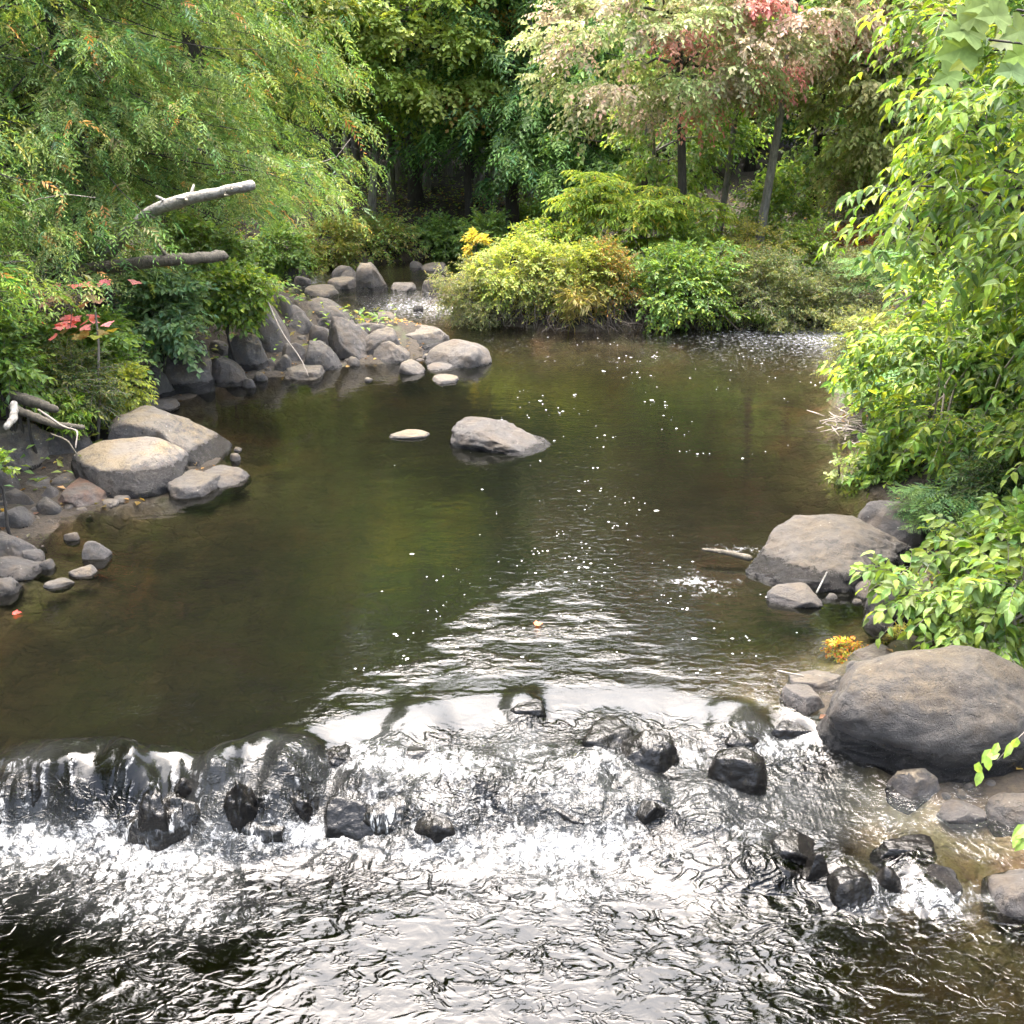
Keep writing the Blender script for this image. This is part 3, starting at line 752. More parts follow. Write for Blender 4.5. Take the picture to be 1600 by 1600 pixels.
stone((659, 436, 690, 455), 'pale grey stone at the tip of the wooded point', tan=.8, wet=-.1, seed=132)
stone((646, 476, 662, 487), 'small black stone in the upstream white water', tan=0, wet=.3, seed=133)
# --- right bank
rock((1149, 798, 1424, 924), 'huge humped boulder with pink grey ledges at the right of the pool', tan=.6, wet=.13, tone=.8, seed=140, p=2.5, cuts=7, cutmin=.62, peak=-.02, rough=.10, dr=.40, lift=.08)
rock((1325, 776, 1450, 866), 'dark white spotted boulder behind the huge humped one', tan=.25, wet=-.5, seed=141, zb=.05, p=2.5)
stone((1192, 907, 1279, 950), 'dark angular stone below the huge humped boulder', tan=.35, wet=.03, seed=142, p=3.2, cuts=7)
stone((1334, 904, 1387, 938), 'grey angular stone right of the leaning stick', tan=.4, wet=.03, seed=143, p=3)
stone((1349, 908, 1424, 968), 'smooth dark blue grey boulder under the right hand leaves', tan=.1, wet=.03, seed=144)
stone((1347, 955, 1394, 985), 'small dark egg shaped stone below the smooth blue grey boulder', tan=.1, wet=.03, seed=145)
stone((1288, 926, 1308, 938), 'little white edged pebble in the gap right of the stick', tan=.6, wet=.02, seed=146)
stone((1410, 895, 1450, 920), 'pale flat stone in the gap between the humped boulder and the leaves', tan=.7, wet=.0, seed=147, flat=.3)
BIG['R7'] = rock((1256, 1008, 1640, 1228), 'biggest egg shaped dark boulder with a pale lichened shoulder on the right bank', tan=.8, wet=.24, tone=.75, seed=150, p=2.02, cuts=3, cutmin=.84, peak=-.20, rough=.07, dr=.29, lift=.34)
rock((1228, 1036, 1335, 1086), 'cracked flat grey rock behind the left end of the biggest boulder', tan=.45, wet=.0, seed=151, p=3.2, cuts=7, flat=.2, zb=.06)
rock((1214, 1064, 1290, 1118), 'wet edged grey rock against the left end of the biggest boulder', tan=.3, wet=.04, seed=152, p=3.2, cuts=7, flat=.2)
rock((1322, 1000, 1402, 1040), 'grey flat stone under leaves behind the biggest boulder', tan=.5, wet=-.5, seed=153, flat=.3, zb=.12)
stone((1316, 1027, 1350, 1052), 'small dark stone beside the orange leaved plant', tan=.3, wet=-.5, seed=154, zb=.08)
rock((1379, 1188, 1465, 1252), 'sharp edged tan stone standing before the biggest boulder', tan=3.0, wet=.01, tone=1.5, seed=155, p=3.4, cuts=9, cutmin=.5, peak=-.2)
stone((1463, 1250, 1537, 1286), 'smooth oval dark stone on the gravel right of the tan one', tan=.15, wet=.01, seed=156)
rock((1530, 1232, 1650, 1308), 'sloping dark boulder cut by the right edge above the lowest one', tan=.3, wet=.02, seed=157, peak=.2)
rock((1526, 1338, 1680, 1440), 'lowest dark boulder at the right edge with a ledge on its side', tan=.25, wet=.03, seed=158, p=2.6, cuts=7)
stone((1418, 1354, 1494, 1408), 'pale stone washed over by white water near the right edge', tan=.5, wet=.3, seed=159)
stone((1190, 1294, 1280, 1354), 'wet black stone with a silvery top in the right run', tan=.2, wet=.5, mat=M_WET, seed=160, p=3, cuts=6)
stone((1176, 1336, 1242, 1378), 'sunken dark stone below the silvery topped one', tan=.0, wet=.5, mat=M_WET, seed=161)
stone((1250, 1332, 1292, 1382), 'small black round stone next to the silvery topped one', tan=.0, wet=.5, mat=M_WET, seed=162)
stone((1284, 1362, 1362, 1424), 'rough grey stone under a film of running water', tan=.2, wet=.5, mat=M_WET, seed=163)
stone((1356, 1350, 1404, 1400), 'black stone splitting the little fall near the right edge', tan=.0, wet=.5, mat=M_WET, seed=164)
stone((1354, 1306, 1460, 1346), 'long flat dark stone awash below the tan one', tan=.05, wet=.5, mat=M_WET, seed=165, flat=.4)
for i, bb in enumerate([(1490, 1232, 1510, 1244), (1505, 1222, 1520, 1232), (1470, 1236, 1484, 1246), (1330, 934, 1346, 944), (1400, 1232, 1416, 1242), (1538, 1218, 1556, 1230)]):
    stone(bb, 'pebble on the gravel around the right bank boulders', name='pebble', cat='pebble', group='loose pebbles by the right boulders', tan=.5, wet=.0, seed=360+i, zb=None)
# --- the weir
rock((896, 1122, 1002, 1188), 'black wet rock with a flat shelf at the middle of the weir', tan=.05, wet=.6, mat=M_WET, seed=170, p=3.2, cuts=7, flat=.2)
rock((966, 1146, 1062, 1218), 'black wet rock with a rounded shining top, front of the touching pair', tan=.05, wet=.6, mat=M_WET, seed=171, p=2.8, cuts=7)
rock((1092, 1164, 1200, 1242), 'black domed rock alone in the white water right of the touching pair', tan=.12, wet=.5, mat=M_WET, seed=172, p=2.8, cuts=6, peak=-.1)
rock((988, 1248, 1038, 1290), 'small black rock with water sheeting over it below the touching pair', tan=.0, wet=.6, mat=M_WET, seed=173, p=3)
rock((508, 1240, 608, 1318), 'black angular rock under a film of water left of centre below the weir', tan=.0, wet=.6, mat=M_WET, seed=174, p=3.0, cuts=7)
rock((478, 1160, 574, 1214), 'broken black rock splitting the smooth lip of the weir', tan=.0, wet=.6, mat=M_WET, seed=175, p=2.5, cuts=7, rough=.2)
rock((350, 1222, 420, 1326), 'tall black rock face in the fall, left of the broad water sheet', tan=.0, wet=.6, mat=M_WET, seed=176, p=2.4, cuts=7, rough=.2)
rock((438, 1232, 500, 1300), 'black rock in the gap right of the broad water sheet', tan=.0, wet=.6, mat=M_WET, seed=177, p=2.4, cuts=7, rough=.2)
rock((268, 1212, 318, 1272), 'black jagged rock in the middle of the left fall', tan=.0, wet=.6, mat=M_WET, seed=178, p=2.4, cuts=7, rough=.2)
rock((222, 1240, 278, 1324), 'black dripping rock at the foot of the left fall', tan=.0, wet=.6, mat=M_WET, seed=179, p=2.4, cuts=7, rough=.2)
rock((40, 1222, 84, 1284), 'narrow black rock in the left fall near the edge of the photo', tan=.0, wet=.6, mat=M_WET, seed=180, p=2.4, cuts=7, rough=.2)
rock((82, 1240, 160, 1300), 'black ledge behind a curtain of water at the left fall', tan=.0, wet=.6, mat=M_WET, seed=181, p=2.6, cuts=7, rough=.2)
rock((606, 1162, 692, 1210), 'mossy dark rock seen through the smooth lip of the weir', tan=.2, wet=.6, mat=M_WET, seed=182)
rock((1112, 1132, 1186, 1172), 'dark rock with thin water over it at the right end of the weir', tan=.0, wet=.6, mat=M_WET, seed=183)
rock((794, 1088, 862, 1124), 'low dark stone just under the lip at the middle of the weir', tan=.0, wet=.6, mat=M_WET, seed=184, flat=.3)
rock((1196, 1120, 1266, 1160), 'black ledge joining the weir to the right bank', tan=.0, wet=.6, mat=M_WET, seed=185, p=3.4, flat=.3)
rock((640, 1262, 720, 1322), 'dark rock behind falling water at the second step of the weir', tan=.0, wet=.6, mat=M_WET, seed=186)
rock((850, 1244, 940, 1306), 'dark rock under the right half of the second step', tan=.0, wet=.6, mat=M_WET, seed=187)

for bb, lab in [((62, 1192, 218, 1304), 'broad dark rock under torn threads of water at the left fall'), ((206, 1208, 338, 1330), 'domed dark rock under a water film between the two left chutes'),
                ((326, 1214, 486, 1328), 'largest domed rock of the left fall with a silvery sheet of water over it'), ((-60, 1200, 70, 1308), 'dark rock under falling water at the left edge of the weir'),
                ((560, 1226, 660, 1306), 'dark rock under broken water left of the second step'), ((690, 1222, 800, 1296), 'low dark rock under the rough water at the centre of the rapid'),
                ((930, 1200, 1000, 1248), 'sunken rock under the rough water behind the touching pair')]:
    rock(bb, lab, tan=0, wet=.6, mat=M_FILM, p=2.5, cuts=6, cutmin=.6, dr=.36, rough=.14)
# ------------------------------------------------------------------ plants
def nrm(a): return a/np.maximum(np.linalg.norm(a, axis=-1, keepdims=True), 1e-9)
UP = np.array([0, 0, 1.0])
def tube(pts, rad, sides=6):
    pts = np.asarray(pts, float); rad = np.asarray(rad, float); n = len(pts)
    t = nrm(np.gradient(pts, axis=0))
    ref = np.array([.31, .87, .11]) if abs(t[0][1]) < .9 else np.array([1., 0, .1])
    a = nrm(np.cross(t, ref)); b = np.cross(t, a)
    ang = np.arange(sides)*2*math.pi/sides
    ring = pts[:, None] + rad[:, None, None]*(np.cos(ang)[None, :, None]*a[:, None] + np.sin(ang)[None, :, None]*b[:, None])
    V = np.concatenate([ring.reshape(-1, 3), pts[-1:]+t[-1:]*rad[-1], pts[:1]-t[:1]*rad[0]])
    F = []
    for i in range(n-1):
        for j in range(sides):
            k = (j+1) % sides
            F += [(i*sides+j, i*sides+k, (i+1)*sides+k), (i*sides+j, (i+1)*sides+k, (i+1)*sides+j)]
    e = (n-1)*sides
    for j in range(sides):
        k = (j+1) % sides
        F += [(e+j, e+k, n*sides), (k, j, n*sides+1)]
    return V, np.array(F)
class Soup:
    def __init__(s): s.V, s.F, s.C, s.n = [], [], [], 0
    def add(s, V, F, C=None):
        s.V.append(V); s.F.append(F+s.n); s.n += len(V)
        s.C.append(np.broadcast_to(C if C is not None else (.1, .1, .1), (len(V), 3)))
    def mesh(s, name, smooth=False):
        return mesh_tris(name, np.concatenate(s.V), np.concatenate(s.F), np.concatenate(s.C), smooth)
def curve(p0, p1, bend, n=7, rg=rng, wob=.03):
    t = np.linspace(0, 1, n)[:, None]
    p0, p1 = np.asarray(p0, float), np.asarray(p1, float)
    L = np.linalg.norm(p1-p0)
    c = p0+(p1-p0)*t + np.asarray(bend)*(4*t*(1-t))*L
    c[1:-1] += rg.normal(size=(n-2, 3))*wob*L
    return c

# leaf outlines: rows of (along, across, lift); faces as triangles
def outline(kind):
    if kind == 'kite':
        return np.array([(0, 0, 0), (.42, .5, .10), (.42, -.5, .10), (1, 0, -.06)]), np.array([(0, 1, 3), (0, 3, 2)])
    if kind == 'narrow':
        return np.array([(0, 0, 0), (.5, .5, .05), (.5, -.5, .05), (1, 0, -.12)]), np.array([(0, 1, 3), (0, 3, 2)])
    if kind == 'oval':
        return (np.array([(0, 0, 0), (.28, 0, .0), (.62, 0, -.03), (1, 0, -.16), (.26, .46, .11), (.62, .40, .07), (.26, -.46, .11), (.62, -.40, .07)]),
                np.array([(0, 4, 1), (1, 4, 5), (1, 5, 2), (2, 5, 3), (0, 1, 6), (1, 7, 6), (1, 2, 7), (2, 3, 7)]))
    if kind == 'maple':
        half = [(0, .0), (-.05, .12), (.04, .40), (.16, .36), (.22, .55), (.38, .62), (.46, .40), (.50, .22), (.66, .30), (.74, .16), (1, 0)]
        pts = [(x, y, .10*abs(y)) for x, y in half] + [(x, -y, .10*abs(y)) for x, y in half[1:-1]]
        c = len(pts); pts.append((.36, 0, -.05))
        order = list(range(len(half))) + [len(half)+len(half)-3-i for i in range(len(half)-2)]
        F = [(order[i], order[(i+1) % len(order)], c) for i in range(len(order))]
        return np.array(pts), np.array(F)
_out = {k: outline(k) for k in ('kite', 'narrow', 'oval', 'maple')}
def leaves(P, D, Nn, L, W, C, kind='kite'):
    """arrays of leaves: foot point, direction, upper side, length, width, colour"""
    T, F = _out[kind]
    D = nrm(D); S = nrm(np.cross(D, Nn)); Nn = np.cross(S, D)
    L = np.broadcast_to(L, (len(P),)); W = np.broadcast_to(W, (len(P),))
    V = (P[:, None] + D[:, None]*(T[None, :, 0:1]*L[:, None, None]) + S[:, None]*(T[None, :, 1:2]*W[:, None, None])
         + Nn[:, None]*(T[None, :, 2:3]*L[:, None, None]))
    k = len(T)
    FF = (F[None] + (np.arange(len(P))*k)[:, None, None]).reshape(-1, 3)
    return V.reshape(-1, 3), FF, np.repeat(C, k, 0)

def pick(pal, n, rg, wts=None):
    pal = np.array(pal, float); w = None if wts is None else np.array(wts)/sum(wts)
    c = pal[rg.choice(len(pal), n, p=w)]
    return np.clip(c*rg.uniform(.75, 1.3, (n, 1)) + rg.normal(0, .008, (n, 3)), .004, .9)

def sprigs(S, T, Ls, K, rg, L, W, pal, wts=None, droop=.25, pairs=False, spread=.9, lf_droop=.25, jit=.35, padcol=None, colmix=.55):
    """leaves set along twigs. S start, T direction, Ls length of each twig, K leaves on each"""
    M = len(S)
    if pairs: K = K//2*2+1
    t = np.linspace(.12, 1.0, K)
    if pairs: t = np.concatenate([np.repeat(np.linspace(.15, .93, K//2), 2), [1.0]])
    T = nrm(T)
    pos = S[:, None] + T[:, None]*(Ls[:, None]*t[None])[..., None] - UP*(droop*Ls[:, None]*t[None]**2)[..., None]
    tang = nrm(T[:, None] - UP*(2*droop*t[None])[..., None])
    bn = nrm(UP + rg.normal(0, jit, (M, 3)))
    side = nrm(np.cross(tang, bn[:, None]))
    sg = np.where(np.arange(K) % 2 == 0, 1.0, -1.0)[None, :, None]
    term = (t >= .999)[None, :, None]
    d = nrm(np.where(term, tang, tang*.55 + side*sg*spread) + rg.normal(0, jit*.7, (M, K, 3)) - UP*lf_droop)
    nn = nrm(np.cross(side, tang)*1.0 + rg.normal(0, jit, (M, K, 3)))
    nn = nn*np.sign(nn[..., 2:3]+1e-6)
    n = M*K
    C = pick(pal, n, rg, wts)
    if padcol is not None:
        C = C*(1-colmix) + np.repeat(padcol, K, 0)*colmix*rg.uniform(.8, 1.25, (n, 1))
    ll = L*rg.uniform(.65, 1.2, n)
    return pos.reshape(n, 3), d.reshape(n, 3), nn.reshape(n, 3), ll, W/L*ll*rg.uniform(.85, 1.1, n), C

def pads_in(cen, rad, n, rg, lo=.35, zflat=False):
    v = nrm(rg.normal(size=(n*3, 3)))*rg.uniform(lo, 1.0, (n*3, 1))**.6
    if zflat: v[:, 2] = np.abs(v[:, 2])
    # keep pads apart
    keep = [0]
    for i in range(1, len(v)):
        if len(keep) >= n: break
        if min(np.linalg.norm(v[i]-v[j]) for j in keep) > .9/n**(1/3.)*.75: keep.append(i)
    return np.asarray(cen)+v[keep]*np.asarray(rad)

def foliage(pads, cen, pr, per, K, rg, L, W, pal, wts=None, kind='kite', flat=.45, twl=.9, padpal=None, **kw):
    """twigs radiating out of each pad; returns leaf arrays and twig ends"""
    n = len(pads)*per
    c = np.repeat(pads, per, 0)
    off = nrm(rg.normal(size=(n, 3)))*rg.uniform(0, 1, (n, 1))**.5*pr*np.array([1, 1, flat])
    S = c + off*.55
    T = nrm(off*np.array([1, 1, .5/flat*.6]) + nrm(c-np.asarray(cen))*pr*.5 + rg.normal(0, .25*pr, (n, 3)) + UP*.12*pr)
    Ls = pr*twl*rg.uniform(.55, 1.15, n)
    pc = None
    if padpal is not None:
        pc = np.repeat(pick(padpal[0], len(pads), rg, padpal[1] if len(padpal) > 1 else None), per, 0)
    return sprigs(S, T, Ls, K, rg, L, W, pal, wts, padcol=pc, **kw), (S, T, Ls)

def twig_soup(S, T, Ls, droop, r, col, every=1):
    """thin three sided twigs"""
    S, T, Ls = S[::every], nrm(T[::every]), Ls[::every]
    M = len(S); t = np.array([0, .5, 1.0])
    P = S[:, None]+T[:, None]*(Ls[:, None]*t)[..., None] - UP*(droop*Ls[:, None]*t**2)[..., None]
    a = nrm(np.cross(T, UP+.01)); b = np.cross(T, a)
    V = []
    for k, ang in enumerate((0, 2.094, 4.189)):
        V.append(P + (math.cos(ang)*a+math.sin(ang)*b)[:, None]*(r*np.array([1, .7, .3]))[None, :, None])
    V = np.stack(V, 2).reshape(-1, 3)          # M,3(t),3(k)
    f = []
    for i in (0, 1):
        for k in range(3):
            k2 = (k+1) % 3
            f += [(i*3+k, i*3+k2, i*3+3+k2), (i*3+k, i*3+3+k2, i*3+3+k)]
    F = (np.array(f)[None]+(np.arange(M)*9)[:, None, None]).reshape(-1, 3)
    return V, F, np.broadcast_to(np.array(col), (len(V), 3))

def woody(root, trunk_pts, trunk_r, bark, limbs=None, limb_r=.03, name='trunk', rg=rng, maxlimbs=40):
    V, F = tube(trunk_pts, trunk_r, 9)
    tr = link(name, mesh_tris(name, V, F, smooth=True), bark, root)
    if limbs is not None and len(limbs):
        tp = np.asarray(trunk_pts)
        for q in limbs[:maxlimbs]:
            zt = q[2]-.45*np.linalg.norm(q[:2]-tp[len(tp)//2][:2])-.1
            i = int(np.clip(np.searchsorted(tp[:, 2], zt), 1, len(tp)-2))
            a = tp[i]
            r0 = max(.006, min(limb_r, trunk_r[i]*.6))
            V, F = tube(curve(a, q, (0, 0, .10), 7, rg, .025), np.linspace(r0, r0*.25, 7), 5)
            link('limb', mesh_tris('limb', V, F, smooth=True), bark, root)
    return tr

def leaf_part(root, arrs, kind, mat, name='crown', twigs=None):
    s = Soup()
    P, D, Nn, L, W, C = arrs
    s.add(*leaves(P, D, Nn, L, W, C, kind))
    o = link(name, s.mesh(name), mat, root)
    o['kind'] = 'stuff'
    if twigs is not None:
        V, F, C = twigs
        link('twigwork', mesh_tris('twigwork', V, F), M_TWIG, root)['kind'] = 'stuff'
    return o

def broadleaf(label, base, H, r0, cen, rad, npads, pr, per, K, L, W, pal, wts=None, kind='kite', seed=1, name='tree', cat='tree', group=None, bark=None,
              lean=(0, 0), twigs=0, limb_r=.035, maxlimbs=24, upper=None, leafmat=None, **kw):
    """base, crown centre and radii in world metres; parts are stored relative to the foot of the tree"""
    rg = np.random.default_rng(seed)
    base = np.asarray(base, float)
    root = thing(name, label, cat, base, group)
    cen = np.asarray(cen, float)-base
    tt = np.linspace(0, 1, 12)
    top = np.array([lean[0], lean[1], H])
    tp = np.array([0, 0, -.15]) + (top-np.array([0, 0, -.15]))*tt[:, None]
    tp[:, 0] += .05*np.sin(tt*5+seed)*H*.12; tp[:, 1] += .05*np.cos(tt*4+seed*2)*H*.1
    tr = r0*(1-.85*tt)**.8 + r0*.3*np.exp(-tt*30)
    pads = pads_in(cen, rad, npads, rg)
    woody(root, tp, tr, bark or M_BARK, pads[np.argsort(np.linalg.norm(pads-cen, axis=1))], limb_r, rg=rg, maxlimbs=maxlimbs)
    arrs, tw = foliage(pads, cen, pr, per, K, rg, L, W, pal, wts, kind, **kw)
    leaf_part(root, arrs, kind, leafmat or M_LEAF, twigs=twig_soup(*tw, kw.get('droop', .25), .0035, (.1, .08, .06), twigs) if twigs else None)
    if upper:                                   # the part of the crown that lies above the photograph, in coarser leaves
        uc, ur, un, upr = upper
        p2 = pads_in(np.asarray(uc)-base, ur, un, rg)
        kw2 = {k: v for k, v in kw.items() if k not in ('padpal',)}
        a2, _ = foliage(p2, np.asarray(uc)-base, upr, 14, 7, rg, L*2.4, W*2.6, pal, wts, 'kite', **kw2)
        leaf_part(root, a2, 'kite', M_LEAF, name='upper_crown')
    return root

def bush(label, bb, Y, pal, wts=None, L=.06, W=.032, npads=26, pr=.30, per=14, K=9, kind='kite', seed=1, name='shrub', cat='shrub', group=None, dep=.8, z0=None, twigs=2, stems=8, zcut=.25, **kw):
    """a shrub standing at distance Y whose outline fills a box of photo pixels"""
    rg = np.random.default_rng(seed)
    u0, v0, u1, v1 = bb
    lo = at((u0+u1)/2, v1+.16*(v1-v0), Y); hi = at((u0+u1)/2, v0, Y)
    w = (at(u1, (v0+v1)/2, Y)[0]-at(u0, (v0+v1)/2, Y)[0])/2
    if z0 is None: z0 = land_z(lo[0], Y)
    base = np.array([lo[0], Y, min(z0, lo[2]+.3)])
    root = thing(name, label, cat, base, group)
    h = hi[2]-base[2]
    zlow = max(0, lo[2]-base[2])
    cz = zlow + (h-zlow)*.44
    cen = np.array([0, 0, cz])
    rad = np.array([max(w-pr*.6, .05), max(w*dep-pr*.5, .05), max((h-zlow)*.56-pr*.3, .05)])
    pads = pads_in(cen, rad, npads, rg, lo=.3)
    k_ = max(1, npads//6)                     # a few shoots break the outline
    ii = rg.choice(len(pads), min(k_, len(pads)), replace=False)
    pads[ii] = cen+(pads[ii]-cen)*rg.uniform(1.1, 1.42, (len(ii), 1))*np.array([1, 1, 1.05])
    pads[:, 2] = np.maximum(pads[:, 2], .02)
    for q in pads[:stems]:
        a = np.array([rg.normal(0, w*.18), rg.normal(0, w*.12), -.1])
        V, F = tube(curve(a, q, (0, 0, .08), 6, rg, .03), np.linspace(.016, .005, 6), 5)
        link('stem', mesh_tris('stem', V, F, smooth=True), M_DARKBARK, root)
    arrs, tw = foliage(pads, cen, pr, per, K, rg, L, W, pal, wts, kind, **kw)
    leaf_part(root, arrs, kind, M_LEAF, name='foliage', twigs=twig_soup(*tw, kw.get('droop', .25), .003, (.1, .08, .06), twigs) if twigs else None)
    return root

# ---- conifer sprays: a drooping rib with flat fingers
def sprays(S, T, Nn, Ls, K, rg, pal, wts=None, wid=.10, fing=.42, droop=.5):
    M = len(S); T = nrm(T)
    t = np.linspace(.05, 1.0, K)
    pos = S[:, None]+T[:, None]*(Ls[:, None]*t)[..., None] - UP*(droop*Ls[:, None]*t**2)[..., None]
    tang = nrm(T[:, None]-UP*(2*droop*t)[None, :, None])
    side = nrm(np.cross(tang, Nn[:, None]))
    sg = np.where(np.arange(K) % 2 == 0, 1., -1.)[None, :, None]
    d = nrm(tang*.9+side*sg*.75+rg.normal(0, .12, (M, K, 3)))
    fl = Ls[:, None]*fing*(1.15-.75*t)[None]*rg.uniform(.75, 1.2, (M, K))
    n = M*K
    nn = nrm(np.repeat(Nn, K, 0)+rg.normal(0, .25, (n, 3)))
    base = pick(pal, M, rg, wts)
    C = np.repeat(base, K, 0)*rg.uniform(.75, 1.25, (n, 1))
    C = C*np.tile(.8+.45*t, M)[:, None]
    return pos.reshape(n, 3), d.reshape(n, 3), nn, fl.ravel(), fl.ravel()*wid/fing*1.0, C

CEDAR = [(.080, .138, .042), (.105, .16, .05), (.060, .11, .038), (.14, .175, .055), (.165, .17, .07), (.28, .155, .055)]
CEDW = [5, 5, 3, 3, 1.2, .3]
def cedar(label, base, H, r0, Rmax, zlo, narm, spl, nsp, K, pal=CEDAR, wts=CEDW, seed=1, group=None, name='cedar_tree', zvis=None, lod=1.0, skirt=1.0, parts_arms=0, down=.55, tipup=.10, wid=.12, bare=0, fing=.42):
    """spray length spl, nsp sprays per arm; above zvis the sprays turn coarser"""
    rg = np.random.default_rng(seed)
    base = np.asarray(base, float)
    root = thing(name, label, 'tree', base, group)
    tt = np.linspace(0, 1, 10)
    tp = np.c_[.08*np.sin(tt*6+seed)*tt, .08*np.cos(tt*5+seed)*tt, -.15+tt*(H+.15)]
    V, F = tube(tp, r0*(1-.9*tt)+r0*.4*np.exp(-tt*25), 9)
    link('trunk', mesh_tris('trunk', V, F, smooth=True), M_DARKBARK, root)
    z = zlo+(H-zlo)*rg.uniform(0, 1, narm)**1.6
    rel = (z-zlo)/(H-zlo)
    ln = Rmax*(skirt*(1-rel)**.75+.10)*rg.uniform(.75, 1.12, narm)
    az = rg.uniform(0, 2*math.pi, narm)
    A = Soup(); AS = []
    out = [[], [], [], []]
    for i in range(narm):
        d = np.array([math.cos(az[i]), math.sin(az[i]), 0])
        t = np.linspace(0, 1, 6)[:, None]
        p0 = np.array([0, 0, z[i]+.25*ln[i]])
        pts = p0 + d*ln[i]*t + UP*(-(.35+.1*rg.normal())*ln[i]*t + tipup*ln[i]*t**3)
        V, F = tube(pts, np.linspace(.011, .002, 6)*(.6+.5*ln[i]/Rmax), 4)
        A.add(V, F)
        hi = zvis is not None and z[i]+base[2] > zvis
        n = max(4, int(nsp*(ln[i]/Rmax)*(.35 if hi else 1)))
        tq = rg.uniform(.10, 1.0, n)**.85
        q = p0 + d*(ln[i]*tq)[:, None] + UP*(-.35*ln[i]*tq+tipup*ln[i]*tq**3)[:, None] + rg.normal(0, .10, (n, 3))*[1, 1, .7]
        ya = az[i]+rg.normal(0, 1.0, n)
        T = np.c_[np.cos(ya), np.sin(ya), -down+rg.normal(0, .35, n)]
        out[0].append(q); out[1].append(T); out[3].append(spl*rg.uniform(.6, 1.25, n)*(2.3 if hi else 1))
        nv = np.c_[np.cos(ya), np.sin(ya), .8+0*ya]+rg.normal(0, .55, (n, 3))
        out[2].append(nrm(nv))
    S, T, Nn, Ls = [np.concatenate(k) for k in out]
    link('branchwork', A.mesh('branchwork', True), M_DARKBARK, root)['kind'] = 'stuff'
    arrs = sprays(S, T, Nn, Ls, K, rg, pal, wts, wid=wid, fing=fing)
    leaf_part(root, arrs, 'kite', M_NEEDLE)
    for k in range(bare):                           # dead grey twigs poking out of the foliage
        i = rg.integers(narm)
        d = np.array([math.cos(az[i]), math.sin(az[i]), 0])
        a = np.array([0, 0, z[i]])+d*ln[i]*.55
        b = a+d*ln[i]*rg.uniform(.35, .6)+rg.normal(0, .18, 3)+UP*.1
        V, F = tube(curve(a, b, (0, 0, rg.uniform(-.12, .12)), 7, rg, .03), np.linspace(.010, .003, 7), 4)
        link('dead_twig', mesh_tris('dead_twig', V, F, smooth=True), M_TWIG, root)
    return root

def copy_tree(root, loc, rotz=0, sc=1.0, label=None, group=None):
    r = root.copy(); scene.collection.objects.link(r)
    r.location = [float(t) for t in loc]; r.rotation_euler = (0, 0, rotz); r.scale = (sc, sc, sc)
    if label: r['label'] = label
    if group: r['group'] = group
    for ch in list(root.children):
        if ch.name not in scene.objects: continue
        c = ch.copy(); scene.collection.objects.link(c); c.parent = r
    return r
# ------------------------------------------------------------------ the trees across the river
GREEN = [(.085, .145, .04), (.115, .185, .045), (.145, .22, .05), (.095, .16, .055)]
def gz(x, y): return land_z(x, y)
def foot(u, v, Y):
    p = at(u, v, Y); return np.array([p[0], Y, gz(p[0], Y)])

# maple with a pale leaning trunk on the far left bank
f = foot(582, 345, 21.5)
broadleaf('young green maple with a pale leaning trunk on the far left bank', f, 8.5, .085, f+[.6, -.2, 3.9], (2.3, 1.7, 2.3), 64, .62, 34, 9, .11, .085,
          GREEN+[(.13, .17, .035), (.17, .19, .05)], [3, 4, 4, 2, 4, 3], seed=5, lean=(.9, 0), flat=.30, lf_droop=.15, jit=.3, padpal=([(.13, .20, .045), (.19, .245, .06), (.25, .27, .075), (.36, .16, .05)], [4, 4, 3, .6]), limb_r=.03)
f = foot(735, 330, 19.6+2.6)
broadleaf('green maple with orange tipped boughs beside the dark cedars', f, 8.5, .09, f+[-.55, -1.1, 4.0], (1.4, 1.3, 1.9), 34, .55, 28, 9, .105, .085,
          GREEN+[(.13, .17, .035)], None, seed=6, lean=(-.5, -.6), flat=.28, lf_droop=.15, jit=.3, padpal=([(.14, .20, .045), (.20, .24, .06), (.40, .14, .04)], [5, 4, 2.0]), bark=M_DARKBARK)
f = foot(500, 340, 20.5)
broadleaf('yellowish green maple rising behind the big left cedar', f, 9, .10, f+[.3, -.3, 4.6], (1.2, 1.4, 2.3), 26, .6, 28, 9, .11, .085,
          [(.10, .14, .03), (.15, .18, .04), (.22, .22, .06), (.07, .11, .03)], None, seed=7, flat=.35, lf_droop=.2, bark=M_DARKBARK)
# red maples on the wooded point
PINK = [(.115, .165, .05), (.16, .19, .075), (.185, .20, .09), (.27, .20, .145), (.34, .17, .15)]
f1 = foot(1078, 372, 16.6)
broadleaf('red maple turning pink on its left side, dark trunk bent to the left', f1, 5.8, .085, f1+[-.7, -.3, 3.55], (2.0, 1.5, 1.3), 76, .46, 30, 9, .085, .052, PINK, [4, 4, 4, 2.4, .8], seed=11, lean=(-.65, -.1), flat=.32,
          lf_droop=.45, jit=.4, droop=.35, padpal=([(.14, .18, .065), (.165, .19, .08), (.27, .21, .17), (.42, .10, .13)], [3.4, 3.4, 3.4, 1.3]), bark=M_DARKBARK, limb_r=.05, twigs=3, colmix=.6, leafmat=M_PINK)
f2 = foot(1184, 375, 16.9)
broadleaf('red maple with pink upper boughs and a straight forked grey trunk', f2, 6.2, .082, f2+[.1, -.2, 3.95], (1.8, 1.5, 1.25), 66, .46, 30, 9, .085, .052, PINK, [4, 4, 4, 2.8, 1.2], seed=12, lean=(.35, 0), flat=.32,
          lf_droop=.45, jit=.4, droop=.35, padpal=([(.14, .18, .065), (.185, .19, .09), (.31, .20, .18), (.42, .10, .14)], [2.4, 2.8, 4.6, 1.6]), limb_r=.05, twigs=3, colmix=.6, leafmat=M_PINK)
